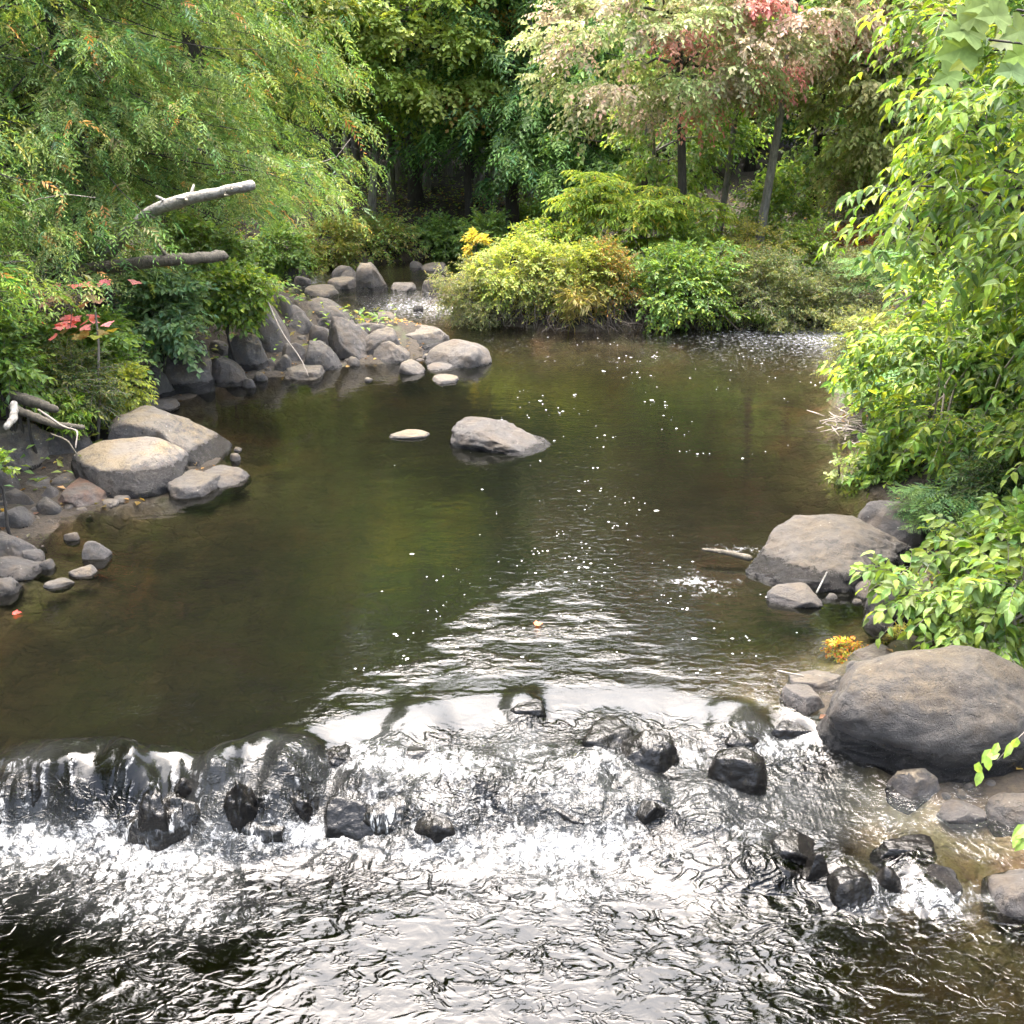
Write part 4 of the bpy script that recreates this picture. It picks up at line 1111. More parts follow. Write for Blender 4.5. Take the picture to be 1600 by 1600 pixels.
for (u, v, Y, top, r, lab) in [(1040, 330, 17.6, 2.6, .075, 'leaning trunk of a broken maple behind the dark bent one'), (1124, 335, 18.2, 5.5, .065, 'slender pale maple trunk standing between the two red maples')]:
    f = foot(u, v, Y)
    broadleaf(lab, f, top, r, f+[0, 0, top*.82], (.8, .8, .7), 10, .4, 24, 9, .09, .06, PINK[:3]+GREEN, None, seed=int(u), flat=.4, lf_droop=.5, lean=(.25 if u > 1100 else -.35, 0), twigs=4)
f = foot(1360, 300, 17.2)
broadleaf('yellow green maple with bunched pale leaves right of the red maples', f, 6.6, .08, f+[-.1, -.2, 2.9], (1.15, 1.0, 1.75), 44, .45, 30, 9, .10, .065, [(.14, .16, .05), (.20, .20, .075), (.26, .22, .10), (.10, .13, .04)], None,
          seed=14, leafmat=M_PINK, flat=.42, lf_droop=.65, jit=.4, droop=.3, twigs=3, padpal=([(.15, .19, .05), (.21, .23, .08), (.25, .225, .10)], [4, 4, 2]))
f = foot(1270, 320, 18.6)
broadleaf('mid green tree with a hidden trunk behind the forked red maple', f, 8, .09, f+[0, -.3, 3.2], (2.0, 1.1, 2.2), 40, .6, 26, 9, .10, .07, GREEN+[(.12, .15, .04)], None, seed=15, flat=.4, lf_droop=.4, bark=M_DARKBARK)
f = foot(1010, 320, 19.0)
broadleaf('dark green understorey tree behind the pink maple', f, 7, .08, f+[0, 0, 2.5], (1.6, 1.0, 1.8), 30, .6, 26, 9, .10, .07, GREEN, None, seed=16, flat=.4, lf_droop=.4, bark=M_DARKBARK)
f = foot(1500, 330, 18.0)
broadleaf('bright green tree half hidden by the near right hand leaves', f, 8, .10, f+[-.2, 0, 3.0], (1.6, 1.3, 2.3), 34, .6, 26, 9, .10, .07, GREEN+[(.12, .17, .035)], None, seed=17, flat=.4, lf_droop=.4)

# dark cedars in the middle distance
DK = [(.065, .125, .045), (.085, .155, .05), (.10, .18, .052), (.05, .10, .04)]
cedar('tall dark cedar whose skirt hangs over the far bank at the centre', foot(800, 330, 21.5), 8.5, .16, 2.3, 1.9, 120, .42, 34, 9, DK, [4, 4, 3, 2], seed=21, zvis=6, wid=.13)
cedar('dark cedar between the tall central one and the pink maple', foot(905, 330, 20.6), 8, .15, 1.8, 1.7, 110, .40, 32, 9, DK, [3, 4, 4, 1], seed=22, zvis=6, wid=.13)
cedar('slim dark cedar in the gloom behind the pale trunked maple', foot(650, 330, 23.5), 7.5, .15, 2.0, 2.2, 100, .45, 30, 9, DK, [4, 4, 2, 3], seed=23, zvis=6.5, wid=.13)

# big cedars of the left bank
cedar('big cedar leaning its drooping foliage over the left boulders', (-4.75, 11.8, gz(-4.75, 11.8)), 10.5, .16, 2.85, 1.7, 300, .215, 105, 11, seed=31, fing=.36, wid=.10, down=.38, zvis=6, bare=26, skirt=.9)
cedar('cedar at the left edge with dense drooping sprays behind the nearest one', (-6.2, 9.8, gz(-6.2, 9.8)), 11, .15, 2.8, .9, 240, .21, 80, 10, seed=32, fing=.36, wid=.10, down=.38, zvis=6, bare=16, skirt=.9)
cedar('nearest cedar with large bright sprays at the left edge of the photo', (-5.25, 7.3, gz(-5.25, 7.3)), 9.5, .16, 1.85, 1.45, 180, .21, 92, 11, [(.075, .13, .026), (.10, .16, .032), (.055, .10, .024), (.14, .18, .04), (.24, .14, .04)], [5, 5, 4, 2, .4], seed=33, fing=.36, wid=.085, down=.40, zvis=5, bare=6, skirt=.85)
cedar('cedar upstream of the big one on the left bank', (-4.4, 15.6, gz(-4.4, 15.6)), 11, .18, 2.3, 1.3, 170, .36, 56, 12, seed=34, fing=.31, wid=.07, zvis=6, bare=8)

# trees that close the view behind and beside: copies of four kinds
gk = 'trees of the wood behind the river'
rgb_ = np.random.default_rng(77)
protoA = cedar('dark cedar of the wood behind the river', (-9.5, 24.5, gz(-9.5, 24.5)), 13, .17, 2.4, 2.4, 90, .6, 26, 8, DK, None, seed=41, group=gk, wid=.15)
protoC = cedar('dark cedar of the wood behind the river', (-14.5, 15.5, gz(-14.5, 15.5)), 12, .16, 2.7, 1.2, 100, .6, 28, 8, DK+[(.07, .11, .03)], None, seed=42, group=gk, wid=.15)
f = np.array([10.5, 22.5, gz(10.5, 22.5)])
protoB = broadleaf('green leafy tree of the wood behind the river', f, 9, .12, f+[0, 0, 5.6], (2.6, 2.6, 4.2), 60, 1.0, 30, 8, .17, .12, GREEN+[(.11, .14, .035)], None, seed=43, flat=.4, group=gk, bark=M_DARKBARK, maxlimbs=10)
spots = []
for Y, xs in [(24.8, np.arange(-8, 14, 2.3)), (27.5, np.arange(-15, 19, 2.7)), (31, np.arange(-19, 22, 3.2)), (36, np.arange(-24, 26, 2.8)), (42, np.arange(-28, 30, 4.0))]:
    for x in xs:
        if Y < 26 and -7 < x < 6: continue
        spots.append((x+rgb_.uniform(-.7, .7), Y+rgb_.uniform(-.8, .8)))
for x, y in [(-8.2, 12.8), (-8.6, 17), (-7.2, 20.5), (-9.5, 9), (-12, 12), (-12.5, 19), (-7.4, 6.0), (-8.2, 2.6), (-6.9, -.5), (-10.5, 5), (-11, 0), (8.2, 9.2), (9.5, 6), (8.6, 2.5), (7.9, -1), (11.5, 8.5), (12, 3.5), (11, 19.0), (7.6, 18.6), (14, 20.5), (15, 9.8), (12, 11.2)]:
    spots.append((x, y))
for i, (x, y) in enumerate(spots):
    pr_ = (protoA, protoB, protoC)[int(rgb_.integers(3))] if abs(x) > 7 or y > 26 else protoA
    copy_tree(pr_, (x, y, gz(x, y)-.05), rgb_.uniform(0, 6.28), rgb_.uniform(.88, 1.12)*(.85 if y < 24 else float(np.interp(y, [24, 28, 32, 35, 42], [.6, .75, .95, 1.75, 1.9])) if abs(x) < 14 else 1.0), group=gk)
# bare trunks seen in the gloom under the canopy
gt = 'dark trunks in the gloom under the far canopy'
tk = None
for u, Y in [(545, 24), (562, 26), (610, 23.6), (625, 25.5), (668, 25), (700, 27), (752, 24.6), (795, 23.8), (825, 24.4), (855, 23.6), (530, 27), (640, 28.5), (880, 25), (775, 27)]:
    f = foot(u, 330, Y)
    if tk is None:
        tk = thing('tree', 'dark bare trunk in the gloom under the far canopy', 'tree', f, gt)
        tz = np.linspace(0, 1, 9); pts = np.c_[.05*np.sin(tz*7), .05*np.cos(tz*5), tz*8-.2]
        V, F = tube(pts, .10*(1-.6*tz)+.05*np.exp(-tz*30), 8)
        link('trunk', mesh_tris('trunk', V, F, smooth=True), M_BARK, tk)
        pd = pads_in((0, 0, 7.2), (1.3, 1.3, 1.8), 14, rng)
        a_, _ = foliage(pd, (0, 0, 7), .8, 24, 7, rng, .24, .16, DK, None)
        leaf_part(tk, a_, 'kite', M_LEAF)
    else:
        copy_tree(tk, f, rgb_.uniform(0, 6), rgb_.uniform(.75, 1.2), group=gt)

# ------------------------------------------------------------------ shrubs
YEL = [(.185, .22, .05), (.235, .25, .055), (.15, .20, .045), (.115, .165, .04)]
GRY = [(.105, .13, .055), (.14, .155, .075), (.085, .11, .045), (.17, .165, .075)]
OLV = [(.13, .15, .035), (.18, .18, .045), (.10, .125, .03), (.21, .18, .06)]
BRT = [(.10, .17, .028), (.14, .21, .035), (.075, .13, .026), (.19, .24, .04)]
bush('grey green willow shrub at the left tip of the wooded point', (686, 402, 815, 508), 14.95, GRY, L=.055, W=.014, kind='narrow', npads=34, pr=.26, per=26, K=13, seed=51, jit=.6)
bush('yellow green shrub second from the left on the wooded point', (732, 362, 880, 504), 15.0, YEL, [3, 2, 3, 2], L=.055, W=.03, npads=40, pr=.28, per=22, K=10, seed=52)
bush('brightest yellow shrub on the wooded point', (845, 368, 975, 504), 14.85, YEL, [3, 3, 2, 1], L=.055, W=.03, npads=40, pr=.28, per=22, K=10, seed=53)
bush('brownish yellow shrub with orange tips left of the green one on the point', (915, 385, 1005, 504), 14.7, OLV+[(.30, .15, .035), (.15, .085, .03)], None, L=.05, W=.02, kind='narrow', npads=28, pr=.24, per=22, K=11, seed=54)
bush('fresh green shrub with yellow sprigs at the middle of the point', (965, 376, 1145, 508), 14.75, BRT+GREEN+[(.25, .27, .04)], [2, 2, 3, 1, 3, 3, 2, 2, .5], L=.07, W=.04, npads=44, pr=.30, per=20, K=9, seed=55)
bush('grey green shrub right of the fresh green one on the point', (1120, 392, 1270, 510), 14.7, GRY+[(.08, .12, .035)], None, L=.05, W=.018, kind='narrow', npads=40, pr=.27, per=26, K=12, seed=56, jit=.5)
bush('dense dull green shrub at the right end of the point', (1245, 396, 1405, 512), 14.75, GRY, [2, 2, 4, 1], L=.05, W=.018, kind='narrow', npads=44, pr=.27, per=26, K=12, seed=57, jit=.5)
bush('drooping lime green spray touching the water under the point', (1172, 478, 1215, 520), 14.5, BRT, None, L=.06, W=.022, kind='narrow', npads=8, pr=.12, per=14, K=9, seed=58, stems=3, z0=.2)
bush('olive yellow shrub under the forked red maple', (1060, 340, 1265, 440), 16.2, OLV+[(.26, .24, .05)], None, L=.055, W=.024, npads=44, pr=.28, per=22, K=10, seed=59)
bush('rust coloured fern clump behind the right end of the point', (1265, 350, 1370, 425), 16.6, [(.20, .075, .025), (.27, .11, .035), (.15, .07, .03), (.13, .12, .03)], None, L=.07, W=.018, kind='narrow', npads=26, pr=.24, per=22, K=12, seed=60)
bush('pinkish grey shrub in shade right of the red maples', (1290, 270, 1400, 350), 17.0, [(.12, .115, .06), (.17, .13, .09), (.10, .12, .045)], None, L=.06, W=.028, npads=26, pr=.3, per=20, K=9, seed=61)
bush('leafy green undergrowth shrub behind the forked red maple', (1130, 280, 1290, 380), 18.0, GREEN+BRT, None, L=.08, W=.045, npads=34, pr=.35, per=18, K=9, seed=62)
bush('golden sprout of leaves on the left of the yellow shrubs', (720, 358, 762, 402), 15.6, [(.32, .24, .035), (.28, .26, .05)], None, L=.08, W=.024, kind='narrow', npads=6, pr=.13, per=9, K=9, seed=63, stems=3)
bush('mixed olive shrub filling the gap between the yellow ones on the point', (800, 390, 900, 508), 14.8, OLV+GRY[:2]+YEL[:1], None, L=.05, W=.02, npads=34, pr=.25, per=20, K=11, seed=151, jit=.5)
bush('low grassy tuft with straw coloured blades at the water under the yellow shrubs', (860, 440, 960, 512), 14.55, [(.22, .19, .07), (.16, .17, .05), (.28, .24, .10)], None, L=.16, W=.008, kind='narrow', npads=20, pr=.16, per=16, K=6, seed=152, jit=.6, stems=3)
bush('pale green shrub with drooping tips low on the point near the roots', (1030, 430, 1160, 512), 14.6, BRT+GRY[:1], None, L=.06, W=.028, npads=28, pr=.22, per=18, K=9, seed=153)
bush('low grey shrub creeping along the bank edge at the right of the point', (1190, 430, 1330, 514), 14.55, GRY+OLV[:1], None, L=.05, W=.018, kind='narrow', npads=34, pr=.22, per=22, K=11, seed=154, jit=.5)
bush('yellow green shrub standing behind the middle of the point', (1000, 345, 1120, 440), 15.9, YEL[2:]+BRT, None, L=.06, W=.03, npads=34, pr=.28, per=20, K=9, seed=155)
bush('tall thin green shrub with a ragged top behind the yellow ones on the point', (770, 335, 900, 450), 16.0, BRT+OLV[:2], None, L=.07, W=.034, npads=30, pr=.3, per=16, K=9, seed=156)
bush('loose reddish green shrub between the fresh green and grey ones on the point', (1100, 370, 1200, 470), 15.4, OLV+[(.26, .17, .08), (.12, .16, .05)], None, L=.06, W=.03, npads=28, pr=.26, per=16, K=9, seed=157)
bush('light green leafy shrub rising behind the right end of the point', (1200, 345, 1310, 450), 15.8, BRT+GRY[:2], None, L=.065, W=.032, npads=30, pr=.28, per=16, K=9, seed=158)
# sumacs with feathered leaves
def sumac(label, bb, Y, seed, n=26, z0=None):
    rg = np.random.default_rng(seed)
    u0, v0, u1, v1 = bb
    lo = at((u0+u1)/2, v1, Y); hi = at((u0+u1)/2, v0, Y)
    w = (at(u1, v1, Y)[0]-at(u0, v1, Y)[0])/2
    base = np.array([lo[0], Y, gz(lo[0], Y)])
    root = thing('sumac_sapling', label, 'sapling', base)
    h = hi[2]-base[2]; zl = lo[2]-base[2]
    crown = []
    for k in range(n):
        e = np.array([rg.uniform(-1, 1)*w*.75, rg.uniform(-.7, .7)*w*.6, zl+(h-zl)*rg.uniform(.1, .93)])
        e[2] -= .3*(h-zl)*(abs(e[0])/w)**2
        V, F = tube(curve((rg.normal(0, .12), rg.normal(0, .1), -.1), e, (0, 0, .05), 5, rg, .02), np.linspace(.016, .006, 5), 4)
        if k < 12: link('stem', mesh_tris('stem', V, F, smooth=True), M_TWIG, root)
        m = 9
        az = rg.uniform(0, 6.28)+np.arange(m)*2.4
        T = np.c_[np.cos(az), np.sin(az), rg.uniform(.0, .5, m)]
        crown.append(sprigs(np.tile(e, (m, 1)), T, rg.uniform(.28, .46, m), 17, rg, .12, .034, [(.15, .22, .038), (.21, .28, .045), (.12, .18, .038), (.28, .30, .055), (.35, .27, .045)], [4, 4, 3, 2, .5], pairs=True, droop=.35, jit=.14, lf_droop=.3))
    leaf_part(root, [np.concatenate(q) for q in zip(*crown)], 'narrow', M_LEAF, name='foliage')
    return root
sumac('feathery light green sumac left of the bent maple trunk', (865, 262, 985, 390), 16.2, 71, 30)
sumac('feathery sumac close against the bent maple trunk', (960, 285, 1075, 400), 16.0, 72, 28)
sumac('low feathery sumac between the two red maple trunks', (1060, 310, 1130, 400), 16.4, 73, 14)
# far left bank
bush('yellow green shrub on the far left bank above the dark broad boulder', (470, 338, 570, 420), 19.4, YEL[2:]+OLV, None, L=.07, W=.032, npads=36, pr=.34, per=20, K=9, seed=81)
bush('olive green shrub behind the squarish upstream boulder', (545, 335, 660, 422), 20.4, GREEN+OLV, None, L=.07, W=.035, npads=36, pr=.36, per=20, K=9, seed=82)
bush('dark leafy shrub at the end of the upstream reach', (640, 335, 735, 416), 21.2, GREEN, None, L=.085, W=.05, npads=32, pr=.36, per=18, K=9, seed=83)
bush('shaded shrub behind the golden sprout', (715, 330, 800, 385), 20.2, GREEN, None, L=.085, W=.05, npads=24, pr=.36, per=18, K=9, seed=84)
bush('green shrub under the big cedar above the far boulders', (395, 345, 485, 415), 18.6, GREEN+BRT[:1], None, L=.075, W=.04, npads=30, pr=.34, per=18, K=9, seed=85)
bush('dim shrub in the gloom beneath the central cedar', (790, 318, 880, 372), 22.5, GREEN, None, L=.09, W=.05, npads=24, pr=.4, per=16, K=9, seed=86)
# left bank undergrowth
bush('round leaved dogwood shrub with bluish leaves under the fallen log', (185, 415, 330, 515), 11.4, [(.09, .155, .075), (.12, .19, .09), (.075, .13, .06), (.15, .21, .09)], None, L=.085, W=.055, npads=46, pr=.28, per=16, K=9, seed=91)
bush('light green leafy shrub reaching over the smooth pinkish boulder', (305, 415, 430, 478), 12.2, BRT+[(.11, .15, .06)], None, L=.075, W=.045, npads=42, pr=.27, per=16, K=9, seed=92, stems=2)
bush('shrub with small leaves under the broken birch limb', (240, 335, 400, 430), 14.2, GREEN+[(.10, .14, .05)], None, L=.075, W=.045, npads=40, pr=.32, per=17, K=9, seed=93)
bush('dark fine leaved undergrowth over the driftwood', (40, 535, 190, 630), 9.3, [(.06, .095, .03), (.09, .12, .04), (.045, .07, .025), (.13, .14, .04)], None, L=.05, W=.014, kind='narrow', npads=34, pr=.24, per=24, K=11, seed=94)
bush('green leafy undergrowth below the red maple sapling', (60, 490, 230, 580), 10.0, GREEN+BRT[:2], None, L=.075, W=.045, npads=40, pr=.26, per=16, K=9, seed=95)
bush('low green shrub at the left edge under the nearest cedar', (-40, 470, 75, 600), 8.8, GREEN+BRT[:2], None, L=.07, W=.038, npads=26, pr=.24, per=16, K=9, seed=197)
bush('yellow green fern beside the pale blocky boulder', (150, 568, 238, 622), 9.7, [(.20, .24, .035), (.26, .27, .04), (.14, .18, .035)], None, L=.05, W=.02, kind='narrow', npads=14, pr=.18, per=14, K=13, seed=96, pairs=True, jit=.15)
bush('low weeds left of the pale blocky boulder', (90, 600, 140, 655), 9.0, BRT, None, L=.07, W=.026, kind='narrow', npads=12, pr=.15, per=12, K=8, seed=97)
bush('small leafy weed at the left edge on the ridged boulder', (-20, 705, 18, 735), 7.4, BRT, None, L=.045, W=.026, npads=5, pr=.08, per=7, K=7, seed=98, stems=1)
#bush('bare twiggy shrub with a few yellow leaves over the bank heap', (425, 485, 500, 590), 11.2, [(.22, .24, .04), (.15, .2, .04)], None, L=.05, W=.028, npads=9, pr=.14, per=5, K=6, seed=99, stems=9)

# ------------------------------------------------------------------ right bank
def leafy(label, base, cen, rad, npads, pr, per, K, L, W, pal, wts, seed, H, r0, name='tree', cat='tree', singles=300, kind='oval', twigs=1, upper=None, stems=0, maxlimbs=30, **kw):
    """near plant: its largest showing leaves are single objects, the rest one mass"""
    rg = np.random.default_rng(seed)
    base = np.asarray(base, float); root = thing(name, label, cat, base)
    cen = np.asarray(cen, float)-base
    pads = pads_in(cen, rad, npads, rg, lo=.45)
    if stems:
        for q in pads[:stems]:
            a = np.array([rg.normal(0, .15), rg.normal(0, .15), -.1])
            V, F = tube(curve(a, q, (0, 0, .08), 6, rg, .03), np.linspace(.014, .005, 6), 5)
            link('stem', mesh_tris('stem', V, F, smooth=True), M_TWIG, root)
    else:
        tt = np.linspace(0, 1, 10)
        tp = np.c_[.15*np.sin(tt*4+seed)*tt, .1*np.cos(tt*5)*tt, tt*(H+.15)-.15]
        woody(root, tp, r0*(1-.85*tt), M_DARKBARK, pads, .022, rg=rg, maxlimbs=maxlimbs)
    arrs, tw = foliage(pads, cen, pr, per, K, rg, L, W, pal, wts, kind, **kw)
    P, D, Nn, LL, WW, C = arrs
    g = P+base
    u, v = project(g[:, 0], g[:, 1], g[:, 2])
    dep = np.linalg.norm(g-np.array([0, 0, CAM_H]), axis=1)
    score = dep/np.maximum(LL, .02) + np.where((u > 1180) & (u < 1610) & (v > -10) & (v < 1610), 0, 1e4)
    order = np.argsort(score)[:singles]
    rest = np.ones(len(P), bool); rest[order] = False
    leaf_part(root, [q[rest] for q in arrs], kind, M_LEAF, name='foliage', twigs=twig_soup(*tw, kw.get('droop', .25), .003, (.1, .08, .06), twigs))
    # single leaves share twelve meshes
    T, F = _out[kind]
    pool = []
    for k in range(12):
        c = pick(pal, 1, rg, wts)
        V = T*np.array([1, W/L, 1]); V = V+np.c_[0*V[:, :2], rg.normal(0, .02, len(V))]
        pool.append(mesh_tris('leaf', V, F, np.repeat(c, len(V), 0)))
        pool[-1].materials.append(M_LEAF)
    from mathutils import Matrix
    for i in order:
        d = nrm(D[i]); s = nrm(np.cross(d, Nn[i])); n_ = np.cross(s, d)
        o = link('leaf', pool[int(rg.integers(12))], None, root)
        l = LL[i]
        m = Matrix(((d[0]*l, s[0]*l, n_[0]*l, P[i][0]), (d[1]*l, s[1]*l, n_[1]*l, P[i][1]), (d[2]*l, s[2]*l, n_[2]*l, P[i][2]), (0, 0, 0, 1)))
        o.matrix_local = m
    if upper:
        uc, ur, un, upr = upper
        p2 = pads_in(np.asarray(uc)-base, ur, un, rg)
        a2, _ = foliage(p2, np.asarray(uc)-base, upr, 22, 7, rg, L*1.8, W*1.9, pal, wts, 'kite')
        leaf_part(root, a2, 'kite', M_LEAF, name='upper_crown')
    return root
LIME = [(.10, .162, .028), (.14, .21, .034), (.072, .125, .026), (.21, .25, .036), (.054, .098, .024)]
b = np.array([4.2, 6.9, gz(4.2, 6.9)])
leafy('ash tree with lime green feathered leaves filling the upper right of the photo', b, (4.1, 6.7, 3.2), (1.75, 1.5, 1.75), 132, .40, 18, 9, .094, .040, LIME, [4, 4, 3, 1.6, 2], 101, 8, .10, twigs=1,
      pairs=True, droop=.35, jit=.22, lf_droop=.35, upper=((4.4, 6.9, 6.3), (1.9, 1.9, 2.2), 26, .8), maxlimbs=40, flat=.5)
b = np.array([3.6, 8.6, gz(3.6, 8.6)])
leafy('tall lime green shrub leaning over the pool behind the humped boulder', b, (3.98, 8.4, 1.15), (.95, .9, .95), 52, .36, 15, 9, .095, .042, LIME, None, 102, 2, .05, name='shrub', cat='shrub', stems=12, singles=260, jit=.3, pairs=True, droop=.3)
b = np.array([4.2, 6.8, gz(4.2, 6.8)])
leafy('leafy green shrub overhanging the right side of the humped boulder', b, (4.35, 6.75, .95), (.85, .8, .75), 46, .34, 15, 8, .095, .048, [(.08, .135, .03), (.11, .17, .036), (.06, .10, .026), (.16, .21, .04)], None, 103, 2, .05, name='shrub', cat='shrub', stems=12, singles=260, jit=.3, lf_droop=.45)
b = np.array([3.0, 5.55, gz(3.0, 5.55)])
leafy('dogwood shrub with broad pointed leaves behind the biggest boulder', b, (3.3, 5.68, .48), (.9, .5, .38), 52, .28, 15, 8, .085, .05, [(.09, .145, .034), (.12, .18, .038), (.07, .115, .03), (.155, .205, .042)], None, 104, 2, .05, name='shrub', cat='shrub', stems=14, singles=300, jit=.3, lf_droop=.4)
bush('grey green willow shrub at the mouth of the right riffle', (1286, 470, 1440, 610), 11.9, [(.12, .145, .055), (.16, .17, .07), (.10, .12, .045)], None, L=.05, W=.014, kind='narrow', npads=40, pr=.26, per=24, K=12, seed=111, jit=.5, z0=0)
bush('yellow green leafy shrub leaning over the debris heap', (1320, 520, 1470, 700), 10.4, BRT, None, L=.085, W=.042, npads=46, pr=.30, per=16, K=9, seed=112, kind='oval')
bush('low green shrub at the waterline above the dark spotted boulder', (1328, 680, 1470, 800), 8.6, BRT+GREEN, None, L=.075, W=.036, npads=40, pr=.25, per=16, K=9, seed=113)
bush('thin shrub with small round leaves hanging over the water', (1278, 690, 1345, 790), 8.7, [(.13, .17, .06), (.18, .21, .09)], None, L=.05, W=.034, npads=9, pr=.14, per=6, K=7, seed=114, stems=6, z0=0)
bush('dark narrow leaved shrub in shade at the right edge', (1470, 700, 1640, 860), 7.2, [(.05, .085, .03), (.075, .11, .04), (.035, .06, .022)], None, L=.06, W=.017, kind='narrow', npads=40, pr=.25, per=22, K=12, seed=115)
bush('dark shrub behind the leaves at the far right edge', (1470, 440, 1680, 640), 8.8, GREEN, None, L=.10, W=.05, npads=44, pr=.34, per=16, K=9, seed=116, kind='oval')
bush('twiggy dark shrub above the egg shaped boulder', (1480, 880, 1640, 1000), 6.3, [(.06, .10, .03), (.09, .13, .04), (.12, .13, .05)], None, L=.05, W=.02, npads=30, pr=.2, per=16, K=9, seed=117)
bush('small plant with orange and yellow leaves on the flat rock', (1284, 1003, 1346, 1046), 5.75, [(.36, .17, .03), (.34, .29, .04), (.20, .24, .04), (.40, .12, .03)], None, L=.028, W=.016, npads=12, pr=.07, per=10, K=7, seed=118, stems=6)
bush('yellowish weed in the cleft behind the biggest boulder', (1375, 985, 1425, 1020), 5.9, [(.25, .22, .05), (.18, .2, .05)], None, L=.03, W=.01, kind='narrow', npads=8, pr=.07, per=9, K=8, seed=119, stems=4)
# balsam fir boughs
def fir(label, uv, Y, L, seed, z0, n=5):
    rg = np.random.default_rng(seed)
    tip = at(*uv, Y)
    base = np.array([tip[0]+L*.75, Y+.15, gz(tip[0]+L, Y)])
    root = thing('fir_sapling', label, 'sapling', base)
    H = tip[2]-base[2]+.3
    tz = np.linspace(0, 1, 6)
    V, F = tube(np.c_[0*tz, 0*tz, tz*H-.1], np.linspace(.03, .008, 6), 6)
    link('trunk', mesh_tris('trunk', V, F, smooth=True), M_DARKBARK, root)
    q = []
    for k in range(n*4):
        az = rg.uniform(0, 6.28) if k >= n else math.pi+rg.normal(0, .5)
        z = H*(.45+.5*rg.random()) if k >= n else tip[2]-base[2]+.1+rg.normal(0, .08)
        m = 26; t = np.linspace(.1, 1, m)
        d = np.array([math.cos(az), math.sin(az), -.12])
        S = np.array([0, 0, z])+d*(L*t)[:, None]
        sd = np.cross(d, UP)
        T = d*.5+sd*np.where(np.arange(m) % 2, 1, -1)[:, None]*.8+rg.normal(0, .08, (m, 3))
        q.append(sprays(S, T, nrm(np.tile(UP, (m, 1))+rg.normal(0, .1, (m, 3))), L*.42*(1.15-t)+.03, 12, rg, [(.045, .085, .030), (.06, .11, .036), (.07, .125, .04)], wid=.09, fing=.3, droop=.12))
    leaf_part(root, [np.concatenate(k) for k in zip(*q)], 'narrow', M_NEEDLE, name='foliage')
fir('young fir with bluish boughs above the debris heap', (1335, 628), 9.6, .75, 121, 0)
fir('young fir bough reaching out below the ash leaves', (1345, 425), 12.5, 1.0, 122, 0)
fir('small fir with a bough across the spotted boulder', (1425, 828), 7.0, .45, 123, 0)
# wild maple branch hanging in at the top right, big lobed leaves
rg = np.random.default_rng(9)
e0 = at(1620, 40, 3.1); e1 = at(1462, 48, 3.0)
mb = np.array([3.4, 2.6, gz(3.4, 2.6)])
root = thing('maple_sapling', 'young maple holding large pale lobed leaves into the top right corner', 'sapling', mb)
tz = np.linspace(0, 1, 8)
tp = np.c_[-.2*tz, .3*tz, tz*4.3-.1]
V, F = tube(tp, np.linspace(.03, .012, 8), 7); link('trunk', mesh_tris('trunk', V, F, smooth=True), M_DARKBARK, root)
lf = []
for k, (tu, tv, ty, pts) in enumerate([(1530, 34, 3.05, 0), (1545, 62, 3.0, 0), (1590, 15, 2.9, 0), (1575, 92, 3.1, 0), (1600, 130, 3.0, 0)]):
    a = tp[6]+[0, 0, -.12*k]; b_ = at(tu, tv, ty)-mb
    V, F = tube(curve(a, b_, (0, 0, .05), 7, rg, .015), np.linspace(.008, .003, 7), 5)
    link('limb', mesh_tris('limb', V, F, smooth=True), M_DARKBARK, root)
for (u, v, Y, L, ang, tilt, c) in [(1532, 40, 3.02, .145, 3.5, .5, (.15, .22, .075)), (1530, 62, 3.0, .15, 3.0, .25, (.13, .20, .06)), (1545, 12, 3.0, .12, 2.6, .4, (.16, .22, .08)), (1575, 20, 2.95, .12, 3.9, .4, (.12, .17, .06)),
                                   (1590, 58, 3.05, .10, 3.3, -.3, (.30, .34, .22)), (1610, 80, 3.0, .10, 3.2, .5, (.14, .22, .05)), (1600, 105, 3.1, .12, 3.6, .6, (.10, .16, .07)), (1500, 110, 3.3, .11, 2.9, .6, (.10, .16, .05)), (1565, -5, 3.0, .12, 3.1, .3, (.15, .21, .07)),
                                   (1520, 85, 3.2, .09, 2.4, .5, (.16, .2, .05)), (1612, 40, 2.9, .1, 3.0, .2, (.13, .18, .07))]:
    p = at(u, v, Y)-mb
    d = np.array([math.cos(ang), .25*math.sin(ang*3), -.35+.25*math.sin(ang*2)])
    nn = np.array([-.25, -1.0, .35+.5*tilt])
    V, F, C = leaves(p[None], d[None], nrm(nn)[None], np.array([L*.82]), np.array([L*.80]), np.array([c])*.55, 'maple')
    link('leaf', mesh_tris('leaf', V, F, C), M_MATT, root)
